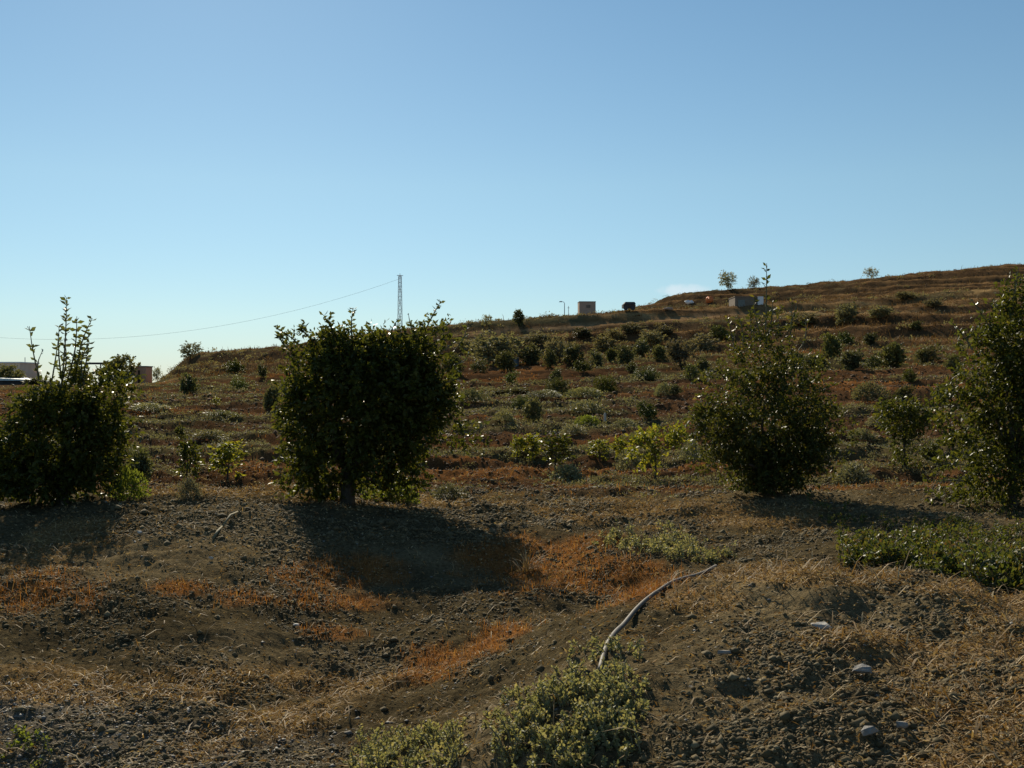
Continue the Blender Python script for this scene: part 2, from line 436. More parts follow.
def ico():
    global _ico
    if _ico is None:
        p = (1 + 5 ** .5) / 2
        v = np.array([(-1,p,0),(1,p,0),(-1,-p,0),(1,-p,0),(0,-1,p),(0,1,p),(0,-1,-p),(0,1,-p),(p,0,-1),(p,0,1),(-p,0,-1),(-p,0,1)], float)
        f = np.array([(0,11,5),(0,5,1),(0,1,7),(0,7,10),(0,10,11),(1,5,9),(5,11,4),(11,10,2),(10,7,6),(7,1,8),(3,9,4),(3,4,2),(3,2,6),(3,6,8),(3,8,9),(4,9,5),(2,4,11),(6,2,10),(8,6,7),(9,8,1)])
        _ico = (v / np.linalg.norm(v[0]), f)
    return _ico
OCT = (np.array([(1,0,0),(0,1,0),(-1,0,0),(0,-1,0),(0,0,1),(0,0,-1)], float),
       np.array([(0,1,4),(1,2,4),(2,3,4),(3,0,4),(1,0,5),(2,1,5),(3,2,5),(0,3,5)]))
def rock_verts(Pb, S, rng, flat=0.6, jit=0.28, shape=None):
    v, f = shape or ico(); n = len(Pb); nv = len(v)
    vv = v[None] * (1 + rng.uniform(-jit, jit, (n, nv, 1))) + rng.normal(0, .12, (n, nv, 3))
    sc = np.stack([rng.uniform(.7, 1.4, n), rng.uniform(.7, 1.2, n), rng.uniform(.6, 1.1, n) * flat], 1)[:, None]
    vv = vv * sc * np.asarray(S).reshape(-1, 1, 1)
    a = rng.uniform(0, 6.28, n); c, s = np.cos(a)[:, None], np.sin(a)[:, None]
    x = vv[..., 0] * c - vv[..., 1] * s; y = vv[..., 0] * s + vv[..., 1] * c
    V = np.stack([x, y, vv[..., 2]], -1) + Pb[:, None]
    Fc = (f[None] + (np.arange(n) * nv)[:, None, None]).reshape(-1, 3)
    return V.reshape(-1, 3), Fc
def join_arr(parts):
    V = []; Fc = []; o = 0
    for v, f in parts: V.append(v); Fc.append(f + o); o += len(v)
    return np.concatenate(V), np.concatenate(Fc)

# ------------------------------------------------------------------ where each ground cover grows
def ell(px, py, lst, n):
    m = np.zeros_like(px)
    for e in lst:
        cx, cy, rx, ry = e[:4]
        a = math.radians(e[4]) if len(e) > 4 else 0
        ddx, ddy = px - cx, py - cy
        u = (ddx * math.cos(a) + ddy * math.sin(a)) / rx; v = (-ddx * math.sin(a) + ddy * math.cos(a)) / ry
        m = np.maximum(m, sst(1.35, .55, np.sqrt(u * u + v * v) + n))
    return m
RUST = [(32,597,42,20,-20), (340,570,58,17), (325,602,48,11), (328,632,30,8), (178,588,34,8), (245,597,28,8),
        (550,568,80,30), (610,583,70,20), (640,572,40,10), (436,664,34,20), (492,640,36,11,-25), (90,600,20,12,-30)]
LITTER = [(150,685,150,16), (300,712,130,18,-18), (985,690,90,90), (990,595,60,22), (640,512,110,12), (420,500,100,8), (760,520,60,12),
          (60,545,60,20,-20), (800,575,120,8), (250,490,90,8), (880,640,60,14), (700,600,40,14)]
GRAVEL = [(50,735,150,45), (190,750,130,30)]
def masks(X, Y, Zw):
    px, py = proj(X, Y, Zw)
    D = np.sqrt(X * X + Y * Y)
    front = (Y > 1.5)
    n1 = fbm(X * 2.2, Y * 2.2, 5, 71) * 0.75
    m = {}
    near = (1 - sst(15, 17, D)) * front
    m['rust'] = ell(px, py, RUST, n1) * near
    m['litter'] = ell(px, py, LITTER, n1 * 1.5) * (1 - sst(18, 22, D)) * front
    m['gravel'] = ell(px, py, GRAVEL, n1 * .8) * near
    mid = sst(15, 18, D) * (1 - sst(95, 120, D))
    m['mid'] = mid
    ph = (Y + 0.10 * X + 1.1 * fbm(X * 0.10, Y * 0.2, 2, 31)) / 4.6
    strip = 0.5 + 0.5 * np.sin(2 * np.pi * ph)
    m['green'] = mid * sst(.62, .74, strip * .60 + 0.10 + 1.0 * fbm(X * .09, Y * .5, 4, 83))
    m['midrust'] = mid * sst(.05, .30, fbm(X * .22, Y * .5, 4, 97)) * (1 - m['green'])
    hill = sst(88, 108, D)
    m['hill'] = hill
    m['hillolive'] = hill * sst(-.05, .3, fbm(X * .06, Y * .09, 4, 101) + 0.25 * sst(700, 520, px) - 0.28 * sst(780, 1000, px) * sst(345, 320, py))
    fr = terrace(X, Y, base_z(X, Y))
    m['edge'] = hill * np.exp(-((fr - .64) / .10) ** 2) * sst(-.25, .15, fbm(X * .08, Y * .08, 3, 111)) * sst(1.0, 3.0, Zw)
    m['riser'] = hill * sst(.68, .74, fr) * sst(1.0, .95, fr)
    led = np.interp(px, [440, 480, 560, 650, 740, 800], [335, 332, 328.5, 321, 314, 312])
    m['ledge'] = hill * sst(2.4, 0.8, np.abs(py - led + 2 * fbm(X * .12, Y * .1, 2, 7))) * sst(143, 141, Y) * sst(440, 470, px) * sst(790, 740, px)
    return m
def cmix(a, b, t): return a + (np.asarray(b, float) - a) * t[..., None]
def soil_color(X, Y, Zw):
    m = masks(X, Y, Zw)
    D = np.sqrt(X * X + Y * Y)
    c = np.ones(X.shape + (3,)) * np.array([.080, .061, .033])
    c = cmix(c, [.140, .106, .058], sst(.02, .4, fbm(X * .7, Y * .7, 4, 5)))
    c = cmix(c, [.130, .110, .080], m['gravel'])
    c = cmix(c, [.20, .128, .056], m['litter'] * .7)
    c = cmix(c, [.22, .098, .032], m['rust'] * .9)
    c = cmix(c, [.084, .045, .022], m['mid'])
    c = cmix(c, [.165, .074, .026], m['midrust'] * .9)
    c = cmix(c, [.080, .074, .034], m['green'] * .6)
    c = cmix(c, [.185, .108, .048], m['hill'])
    c = cmix(c, [.090, .074, .038], m['hillolive'])
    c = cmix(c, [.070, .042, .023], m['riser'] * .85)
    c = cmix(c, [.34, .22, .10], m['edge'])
    c = cmix(c, [.26, .16, .08], m['ledge'])
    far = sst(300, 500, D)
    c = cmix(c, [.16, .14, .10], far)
    return c

def build_ground():
    fr = np.radians(np.arange(-40, 40.001, 0.08)); rest = np.radians(np.arange(45, 315.1, 5.0))
    ang = np.concatenate([fr, rest]); na = len(ang)
    rad = [0.15, 0.5, 1.0, 1.6, 2.2]
    r = 2.6
    while r < 340: rad.append(r); r *= (1.0052 if r < 24 else 1.0075)
    while r < 6500: rad.append(r); r *= 1.25
    rad = np.array(rad); nr = len(rad)
    A, R = np.meshgrid(ang, rad)
    X = R * np.sin(A); Y = R * np.cos(A)
    Zw = T(X, Y)
    V = np.stack([X, Y, Zw], -1).reshape(-1, 3)
    i = np.arange(nr - 1)[:, None] * na; j = np.arange(na)[None]; j2 = (j + 1) % na
    Fc = np.stack([i + j, i + j2, i + na + j2, i + na + j], -1).reshape(-1, 4)[:, ::-1]
    me = arr_mesh('ground', V, Fc, True)
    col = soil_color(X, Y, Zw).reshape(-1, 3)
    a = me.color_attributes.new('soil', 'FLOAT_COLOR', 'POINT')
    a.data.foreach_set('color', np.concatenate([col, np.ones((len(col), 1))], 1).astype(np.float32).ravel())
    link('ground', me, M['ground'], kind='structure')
build_ground()

# ------------------------------------------------------------------ loose ground cover (nobody could count it)
def scatter(n, y0, y1, key=None, umax=0.62, fn=None):
    u = RNG.uniform(-umax, umax, n); n = int(n * 1.3) if y0 < 10 else n; u = RNG.uniform(-umax, umax, n) if y0 < 10 else u
    Y = np.exp(RNG.uniform(math.log(y0), math.log(y1), n)); X = u * (Y + (3.0 if y0 < 10 else 1.0))
    Zw = T(X, Y)
    if key or fn:
        mk = masks(X, Y, Zw)
        p = mk[key] if key else fn(mk, X, Y, Zw)
        k = RNG.uniform(size=n) < p
        X, Y, Zw = X[k], Y[k], Zw[k]
    return np.stack([X, Y, Zw], 1)
def stuff(name, V, Fc, mat): link(name, arr_mesh(name, V, Fc), mat, kind='stuff')

# dry rust-coloured grass, in tufts
B = scatter(26000, 3.5, 15, 'rust')
B = np.repeat(B, 7, 0); B[:, :2] += RNG.normal(0, .045, (len(B), 2)); B[:, 2] = T(B[:, 0], B[:, 1])
V, Fc = blade_verts(B, RNG.uniform(.02, .085, len(B)) * np.where(RNG.uniform(size=len(B)) < .04, 1.9, 1), RNG.uniform(.0022, .0045, len(B)) * np.maximum(1, B[:, 1] / 7), RNG.uniform(.1, .75, len(B)), RNG)
stuff('dry_grass', V, Fc, M['rust'])
# dead stalks and straw lying about
B = scatter(40000, 3, 20, umax=.55, fn=lambda m, X, Y, Zz: np.clip(.7 * m['litter'] + .20 * sst(.0, .4, fbm(X * 1.7, Y * 1.7, 3, 23)) + .03, 0, 1))
V, Fc = blade_verts(B + np.array([0, 0, .006]), np.clip(RNG.lognormal(-2.6, .5, len(B)), .03, .25), RNG.uniform(.003, .0075, len(B)), RNG.uniform(.55, .98, len(B)), RNG, curl=.3)
stuff('straw', V, Fc, M['straw'])
B = scatter(330000, 3, 22, umax=.55, fn=lambda m, X, Y, Zz: np.clip(.14 + .8 * m['litter'] + .3 * m['rust'], 0, 1) * (.35 + 1.1 * np.clip(fbm(X * 2.2, Y * 2.2, 3, 15) + .5, 0, 1)))
V, Fc = leaf_verts(B + np.array([0, 0, .006]), np.concatenate([RNG.normal(size=(len(B), 2)), RNG.uniform(-.1, .7, (len(B), 1))], 1),
                   RNG.uniform(.012, .045, len(B)) * np.maximum(.8, B[:, 1] / 9), RNG.uniform(.005, .012, len(B)) * np.maximum(.8, B[:, 1] / 9), RNG, .4)
stuff('dry_litter', V, Fc, M['litter'])
# clods and pebbles
B = scatter(330000, 2.8, 18, umax=.55, fn=lambda m, X, Y, Zz: np.clip(.06 + 1.3 * sst(-.15, .4, fbm(X * 1.1, Y * 1.1, 4, 19)) - .5 * m['litter'], .05, 1))
V, Fc = rock_verts(B, np.clip(RNG.lognormal(-4.95, .5, len(B)), .003, .030) * np.maximum(1, B[:, 1] / 7), RNG, .75, .45, OCT)
stuff('soil_clods', V, Fc, M['clod'])
B = np.concatenate([scatter(45000, 3.5, 12, 'gravel'), scatter(2600, 3, 16)])
V, Fc = rock_verts(B, np.clip(RNG.lognormal(-4.9, .45, len(B)), .004, .022), RNG, .6, .4, OCT)
stuff('pebbles', V, Fc, M['pebble'])
# low weeds on the orchard floor
def weed_patch(B, rad, nl, L, mat, name, hfac=.6):
    n = len(B)
    P_ = np.repeat(B, nl, 0); r_ = np.repeat(rad, nl)
    d = RNG.normal(size=(len(P_), 3)); d[:, 2] = np.abs(d[:, 2]); d = unit(d) * RNG.uniform(.3, 1, (len(P_), 1)) ** .5
    P_ = P_ + d * r_[:, None] * np.array([1.25, 1, hfac])
    P_[:, 2] = np.maximum(P_[:, 2] , T(P_[:, 0], P_[:, 1]) + .01)
    Ls = np.repeat(L, nl) * RNG.uniform(.6, 1.3, len(P_))
    V, Fc = leaf_verts(P_, d + RNG.normal(0, .5, d.shape), Ls, Ls * .55, RNG, .2)
    stuff(name, V, Fc, mat)
B = scatter(26000, 15.5, 100, 'green')
weed_patch(B, RNG.uniform(.08, .24, len(B)) * np.clip(B[:, 1] / 30, .7, 2.0), 22, np.clip(B[:, 1] * .0018, .03, .13), M['grey'], 'low_weeds', .5)
B = scatter(2600, 15, 24, fn=lambda m, X, Y, Zz: .15 + .6 * m['green'])
weed_patch(B, RNG.uniform(.05, .16, len(B)), 26, RNG.uniform(.025, .05, len(B)), M['silver'], 'silvery_ground_weeds', .6)
B = scatter(110000, 15, 95, fn=lambda m, X, Y, Zz: .12 + .8 * m['midrust'])
V, Fc = blade_verts(B, RNG.uniform(.03, .13, len(B)) * np.maximum(1, B[:, 1] / 35), RNG.uniform(.005, .012, len(B)) * np.maximum(1, B[:, 1] / 20), RNG.uniform(.2, .8, len(B)), RNG)
stuff('rusty_orchard_grass', V, Fc, M['rust'])
# dry grass and scrub on the hill
B = scatter(130000, 88, 265, fn=lambda m, X, Y, Zz: (.35 + .65 * (1 - m['hillolive'])) * (Zz > 2.2) * (1 - m['ledge']))
V, Fc = blade_verts(B, RNG.uniform(.12, .5, len(B)) * np.where(RNG.uniform(size=len(B)) < .012, 2.8, 1), RNG.uniform(.03, .09, len(B)), RNG.uniform(.1, .6, len(B)), RNG)
stuff('hill_dry_grass', V, Fc, M['hillgrass'])
B = scatter(4200, 90, 255, fn=lambda m, X, Y, Zz: np.clip(.08 + .6 * m['hillolive'] + .35 * m['riser'], 0, 1) * (Zz > 2.0) * (1 - m['ledge']) * (1 - .9 * m['edge']))
weed_patch(B, np.clip(RNG.lognormal(-.9, .45, len(B)), .15, 1.1), 30, RNG.uniform(.12, .26, len(B)), M['olive'], 'hill_scrub', .75)
B = scatter(5200, 90, 262, fn=lambda m, X, Y, Zz: (.35 - .1 * m['hillolive'] + .4 * m['riser']) * (Zz > 2.0) * (1 - m['ledge']) * (1 - .9 * m['edge']))
weed_patch(B, np.clip(RNG.lognormal(-1.1, .45, len(B)), .15, .8), 24, RNG.uniform(.12, .24, len(B)), M['hillgrass'], 'hill_brown_scrub', .7)
# clods and rough lumps of the orchard floor
B = scatter(60000, 16, 70, umax=.55)
V, Fc = rock_verts(B, np.clip(RNG.lognormal(-3.7, .45, len(B)), .01, .09) * np.clip(B[:, 1] / 25, .7, 2), RNG, .7, .45, OCT)
stuff('orchard_clods', V, Fc, M['orchard_clod'])

# ------------------------------------------------------------------ trees
def px_lobes(base, lobes):
    """lobes written as (px, py, rx, ry[, weight[, depth shift m]]) at the tree's own distance -> local ellipsoids"""
    x0, y0, z0 = base; s = y0 / F
    L = []
    for l in lobes:
        px, py, rx, ry = l[:4]; wt = l[4] if len(l) > 4 else 1.0; ds = l[5] if len(l) > 5 else 0.0
        cx = (px - 512) * s - x0; cz = EYE - (py - 384) * s - z0
        L.append((np.array([cx, ds, cz]), np.array([rx * s, rx * s * .9 if rx < 60 else rx * s * .8, ry * s]), wt))
    return L
def crown_leaves(lobes, n_twig, per, leaf, rng, twig=.26, aspect=.5, zmin=.04):
    vol = np.array([(r[0] * r[1] * r[2]) ** .75 * wt for c, r, wt in lobes]); vol /= vol.sum()
    k = rng.choice(len(lobes), n_twig, p=vol)
    Cn = np.array([l[0] for l in lobes])[k]; R = np.array([l[1] for l in lobes])[k]
    d = unit(rng.normal(size=(n_twig, 3)))
    p = Cn + d * R * rng.uniform(.12, 1.0, (n_twig, 1)) ** .55
    p[:, 2] = np.maximum(p[:, 2], zmin + .1 * rng.uniform(size=n_twig))
    cc = np.mean([l[0] for l in lobes], 0)
    ph = rng.uniform(0, 6.28, (5, 1)); fq = rng.normal(0, 1, (5, 3)) * (5.0 / max(.3, R.max()))
    lump = np.sin(fq @ p.T + ph).sum(0) / 2.2
    keep = (lump > rng.uniform(-1.6, .05, n_twig)) | (np.linalg.norm((p - Cn) / R, axis=1) < .62)
    p, d = p[keep], d[keep]; n_twig = len(p)
    tw = unit(d * .7 + unit(p - cc) * .4 + np.array([0, 0, .35]) + rng.normal(0, .45, (n_twig, 3)))
    tl = twig * rng.uniform(.5, 1.25, n_twig)
    t = np.tile(np.linspace(.1, 1, per), n_twig)
    P_ = np.repeat(p, per, 0) + np.repeat(tw * tl[:, None], per, 0) * t[:, None] + rng.normal(0, .012, (n_twig * per, 3))
    P_[:, 2] = np.maximum(P_[:, 2], zmin)
    D = np.repeat(tw, per, 0) * .55 + rng.normal(0, .75, P_.shape) - np.array([0, 0, .12])
    L = leaf * rng.uniform(.6, 1.25, len(P_))
    return leaf_verts(P_, D, L, L * aspect, rng, .16, .06), p
def limbs(mb, lobes, tips, rng, r0, h0, nb=14, base_off=(0, 0)):
    top = np.array([base_off[0], base_off[1], h0])
    mb.tube([(0, 0, -.12), (0.01, 0, h0 * .35), tuple(top)], [r0 * 1.35, r0, r0 * .85], 8)
    for i in range(nb):
        e = tips[rng.integers(len(tips))]
        midp = top * .5 + e * .5 + rng.normal(0, .08, 3) * np.array([1, 1, .5])
        mb.tube([tuple(top - np.array([0, 0, .02])), tuple(midp), tuple(e)], [r0 * .55, r0 * .3, r0 * .1], 5)
def shoot_build(base, shoots, rng, leaf, parent, mat):
    s = base[1] / F
    def loc(px, py): return np.array([(px - 512) * s - base[0], 0, EYE - (py - 384) * s - base[2]])
    for (xa, ya, xb, yb, nl) in shoots:
        nl = int(nl * 1.3)
        a, b = loc(xa, ya), loc(xb, yb)
        a[1] = rng.uniform(-.08, .08); b[1] = a[1] + rng.uniform(-.06, .06)
        n = 5; bow = rng.normal(0, .03, 3)
        pts = np.array([a + (b - a) * t + bow * math.sin(math.pi * t) for t in np.linspace(0, 1, n)])
        mb = MB(); mb.tube([tuple(p) for p in pts], [.010, .009, .008, .006, .003], 5)
        st = mb.build('shoot', M['stem'], parent)
        t = np.sort(rng.uniform(.12, 1, nl)); idx = t * (n - 1); i0 = np.minimum(idx.astype(int), n - 2); f = (idx - i0)[:, None]
        P_ = pts[i0] * (1 - f) + pts[i0 + 1] * f
        D = np.stack([np.cos(np.arange(nl) * 2.4), np.sin(np.arange(nl) * 2.4), np.full(nl, .55)], 1) + rng.normal(0, .25, (nl, 3))
        L = leaf * rng.uniform(.6, 1.2, nl)
        V, Fc = leaf_verts(P_, D, L, L * .5, rng, .2)
        link('leaves', arr_mesh('leaves', V, Fc), mat, st)
def big_tree(label, px, py, lobes, shoots, n_twig, per, leaf, mat, seed, trunk_r=.05, trunk_h=.4, off=(0, 0), zmin=.05, twig=.26):
    rng = np.random.default_rng(seed)
    base = at(px, py)
    t = thing('citrus_tree', label, 'tree', base, 0, 'citrus trees in the front row')
    L = px_lobes(base, lobes)
    (V, Fc), tips = crown_leaves(L, n_twig, per, leaf, rng, twig, zmin=zmin)
    link('crown', arr_mesh('crown', V, Fc), mat, t)
    mb = MB(); limbs(mb, L, tips, rng, trunk_r, trunk_h, 16, off); mb.build('trunk', M['bark'], t, True)
    shoot_build(base, shoots, rng, max(leaf, .078), t, M['shoot'] if mat is not M['citrus_olive'] else mat)
    return t, base

big_tree('broad dark citrus tree with short thick trunk, centre left of the picture', 347, 504,
 [(364,410,76,78,1.2), (390,400,46,56), (346,354,30,24), (318,395,32,48), (310,456,20,24), (410,392,32,48), (420,350,20,20), (438,330,10,14,.5), (388,362,30,24), (462,352,7,8,.5), (338,352,24,20), (326,332,9,12,.7),
  (300,342,16,10,.7), (420,420,24,30), (455,434,14,10), (436,388,16,20), (338,466,38,24), (402,462,24,22), (470,440,12,7,.6), (292,415,12,26,.7), (446,352,11,12,.5), (286,375,9,20,.4), (300,476,16,22,1.3), (324,486,22,10,1.3), (404,474,22,18), (455,400,8,18,.6), (395,482,14,8,.6), (443,395,10,14,.6)],
 [(335,345,322,314,14), (352,338,354,308,14), (300,345,276,328,16), (312,340,300,326,12), (390,345,398,318,12), (425,330,440,302,22), (432,335,450,322,16), (455,350,468,326,10), (445,350,462,340,10), (415,335,408,314,12), (470,435,486,424,12), (290,350,282,334,10), (455,365,468,352,8), (440,385,458,378,9)],
 3500, 12, .072, M['citrus'], 8, .085, .45, zmin=.10, twig=.2)
big_tree('dark citrus tree at the left edge with tall leafy shoots against the sky', 62, 504,
 [(60,445,48,44), (12,464,36,30), (94,442,26,42), (110,396,16,16), (62,408,36,16), (40,478,42,18), (94,472,24,20), (118,425,10,16), (-18,462,36,34), (88,388,14,10,.6), (30,418,18,12,.5), (70,388,14,14,.5), (118,380,12,8,.4)],
 [(64,388,69,298,34), (66,380,75,316,26), (74,380,91,318,34), (76,382,84,334,22), (64,385,62,326,16), (44,395,28,326,18), (48,395,56,338,12), (40,395,40,350,6), (84,385,88,342,18), (60,390,66,338,16)],
 2200, 12, .064, M['citrus'], 2, .06, .35, twig=.2)
big_tree('citrus tree with fine dull leaves and one thin top shoot, right of centre', 768, 493,
 [(768,425,50,48), (722,424,20,34), (808,412,24,38), (760,362,24,28,.6), (770,338,14,16,.35), (778,325,16,14,.22), (800,448,32,30), (744,446,28,28), (738,368,14,20,.45), (820,438,12,18), (772,468,34,18), (788,380,28,26,.7), (796,356,9,14,.12), (832,414,8,10,.4), (758,335,14,14,.25), (702,440,10,20,.5), (716,385,14,14,.35), (818,404,14,14,.5), (745,320,12,14,.15), (772,482,34,10), (745,470,20,14), (700,420,8,10,.8), (846,428,8,8,.6), (712,464,12,10,.7), (838,456,10,12,.8), (728,345,8,12,.5), (814,366,9,8,.5)],
 [(765,330,765,264,20), (768,335,772,300,12), (742,345,738,318,8), (790,345,792,300,10), (800,350,806,318,10), (752,340,750,312,12), (735,350,728,316,10), (786,335,798,300,10), (760,330,756,296,10), (780,335,782,306,10), (815,390,836,384,8)],
 2700, 11, .058, M['citrus_olive'], 3, .055, .30, twig=.19)
big_tree('open twiggy citrus tree cut by the right edge of the picture', 1012, 506,
 [(1012,352,34,48), (1003,405,34,40), (982,438,24,30,.5), (1045,400,54,90), (970,388,14,22,.4), (965,468,30,20,.14), (1018,305,14,22), (995,478,32,18,.35), (962,348,13,10,.25), (985,335,14,14,.4), (948,440,14,20,.45), (942,405,10,12,.3), (962,415,22,34,.6), (1000,468,40,22,.7), (940,478,22,14,.10), (975,500,40,10,.14), (960,365,16,20,.3)],
 [(970,350,948,322,9), (990,330,972,300,10), (1010,310,1015,268,14), (1022,300,1022,275,12), (970,440,930,428,7), (965,465,925,455,7), (960,480,930,482,7), (975,400,940,388,8)],
 2300, 10, .062, M['citrus'], 4, .05, .4, twig=.2)

# ------------------------------------------------------------------ smaller plants of the orchard and the hill
PROTO = {}
def unit_plant(kind, var):
    """meshes of a plant one metre high: list of (part name, mesh, material)"""
    key = (kind, var)
    if key in PROTO: return PROTO[key]
    rng = np.random.default_rng(hash2(np.array([len(PROTO)]), np.array([7]), 3)[0].__hash__() % 100000)
    def L(*a): return [(np.array(c, float), np.array(r, float), wt) for c, r, wt in a]
    parts = []
    mb = MB()
    if kind in ('tree', 'bush', 'olive', 'yellow'):
        jig = lambda: rng.normal(0, .11)
        lob = L(((jig(), jig(), .55), (.36, .36, .38), 1), ((.2 + jig(), jig(), .42), (.26, .3, .28), .8), ((-.2 + jig(), jig(), .45), (.27, .3, .3), .8),
                ((jig(), .15, .78), (.22, .22, .2), .7), ((.1 + jig() * 2, -.15, .30), (.30, .28, .27), .9), ((-.12 + jig(), .05, .22), (.26, .26, .2), .7))
        nt_, per, lf = {'tree': (230, 10, .12), 'bush': (230, 10, .10), 'olive': (260, 10, .10), 'yellow': (45, 8, .14)}[kind]
        (V, Fc), tips = crown_leaves(lob, nt_, per, lf, rng, .16, .5)
        mat = {'tree': M['dark'], 'bush': M['green'], 'olive': M['olive'], 'yellow': M['lime']}[kind]
        limbs(mb, lob, tips, rng, .028, .25, 8)
        parts = [('crown', V, Fc, mat)]
    elif kind == 'dome':
        lob = L(((0, 0, .25), (.75, .75, .7), 1), ((.3, 0, .15), (.45, .5, .5), .6), ((-.3, .1, .2), (.45, .5, .5), .6))
        (V, Fc), tips = crown_leaves(lob, 700, 9, .10, rng, .10, .35)
        limbs(mb, lob, tips, rng, .03, .12, 6); parts = [('crown', V, Fc, M['green'])]
    elif kind in ('sapling', 'darksapling'):
        lob = L(((0, 0, .72), (.2, .2, .24), 1), ((.06, .03, .45), (.17, .17, .22), .8), ((-.06, -.03, .28), (.12, .12, .14), .35))
        (V, Fc), tips = crown_leaves(lob, 95, 8, .10, rng, .13, .5)
        limbs(mb, lob, tips, rng, .018, .35, 7); parts = [('crown', V, Fc, M['lime'] if kind == 'sapling' else M['citrus'])]
    elif kind == 'wisp':
        lob = L(((0, 0, .55), (.5, .35, .35), 1), ((.3, 0, .75), (.2, .2, .25), .5), ((-.25, 0, .35), (.3, .3, .3), .6))
        (V, Fc), tips = crown_leaves(lob, 120, 9, .11, rng, .22, .4)
        limbs(mb, lob, tips, rng, .025, .2, 16); parts = [('crown', V, Fc, M['grey'])]
    elif kind in ('mat', 'greenmat', 'greymat'):
        n = 1300
        d = rng.normal(size=(n, 3)); d[:, 2] = np.abs(d[:, 2]); d = unit(d)
        P_ = d * rng.uniform(.25, 1, (n, 1)) ** .5 * np.array([1, .8, 1])
        P_[:, :2] *= (1 + .3 * np.sin(3 * np.arctan2(d[:, 1], d[:, 0]) + var))[:, None]
        V, Fc = leaf_verts(P_, d + rng.normal(0, .5, d.shape), (lw := .15 * rng.uniform(.6, 1.3, n)), lw * .55, rng, .2)
        for i in range(7):
            a = rng.uniform(0, 6.28); mb.tube([(0, 0, 0), (.3 * math.cos(a), .3 * math.sin(a), .4), (.6 * math.cos(a), .6 * math.sin(a), .5)], [.02, .015, .008], 4)
        parts = [('foliage', V, Fc, {'mat': M['silver'], 'greenmat': M['grass'], 'greymat': M['grey']}[kind])]
    res = []
    for nm, V, Fc, mat in parts:
        me = arr_mesh(nm, V, Fc); me.materials.append(mat); res.append((nm, me))
    sm = list_mesh('stem', mb.v, mb.f); sm.materials.append(M['stem'] if 'mat' in kind else M['bark'])
    res.append(('stem' if 'mat' in kind or 'sapling' in kind else 'trunk', sm))
    PROTO[key] = res
    return res
WID = {'tree': .95, 'bush': .95, 'olive': .95, 'yellow': .95, 'dome': 1.6, 'sapling': .5, 'darksapling': .5, 'wisp': 1.15, 'mat': 2.3, 'greenmat': 2.3, 'greymat': 2.3}
CATN = {'tree': ('citrus_tree', 'tree'), 'bush': ('bush', 'bush'), 'olive': ('scrub_bush', 'bush'), 'yellow': ('young_tree', 'tree'), 'dome': ('round_bush', 'bush'),
        'sapling': ('sapling', 'sapling'), 'darksapling': ('sapling', 'sapling'), 'wisp': ('wispy_bush', 'bush'),
        'mat': ('weed_clump', 'weed'), 'greenmat': ('weed_clump', 'weed'), 'greymat': ('weed_clump', 'weed')}
GRP = {'tree': 'small dark trees of the far rows', 'bush': 'bushes in the orchard', 'olive': 'grey scrub bushes on the slope', 'dome': 'round domed bushes in the orchard',
       'sapling': 'saplings behind the front row', 'darksapling': 'saplings behind the front row', 'wisp': 'bushes on the skyline',
       'mat': 'low weed clumps', 'greenmat': 'low weed clumps', 'greymat': 'low weed clumps', 'yellow': 'saplings behind the front row'}
_cnt = 0
def plant(kind, px, py, h, wd, label):
    global _cnt
    _cnt += 1
    x, y, z = at(px, py)
    if kind == 'dome': h *= 1.45; wd *= 1.15
    if 'mat' in kind: h *= 1.35
    H = h * y / F; W = wd * y / F / WID[kind]
    nm, cat = CATN[kind]
    r = thing(nm, label, cat, (x, y, z - .01), random.uniform(0, 6.28), GRP[kind])
    r.scale = (W * random.uniform(.85, 1.25), W * random.uniform(.85, 1.25), H * random.uniform(.92, 1.08))
    r.rotation_euler = (random.uniform(-.12, .12), random.uniform(-.12, .12), random.uniform(0, 6.28))
    for pn, me in unit_plant(kind, _cnt % 5):
        o = bpy.data.objects.new(pn, me); C.objects.link(o); o.parent = r
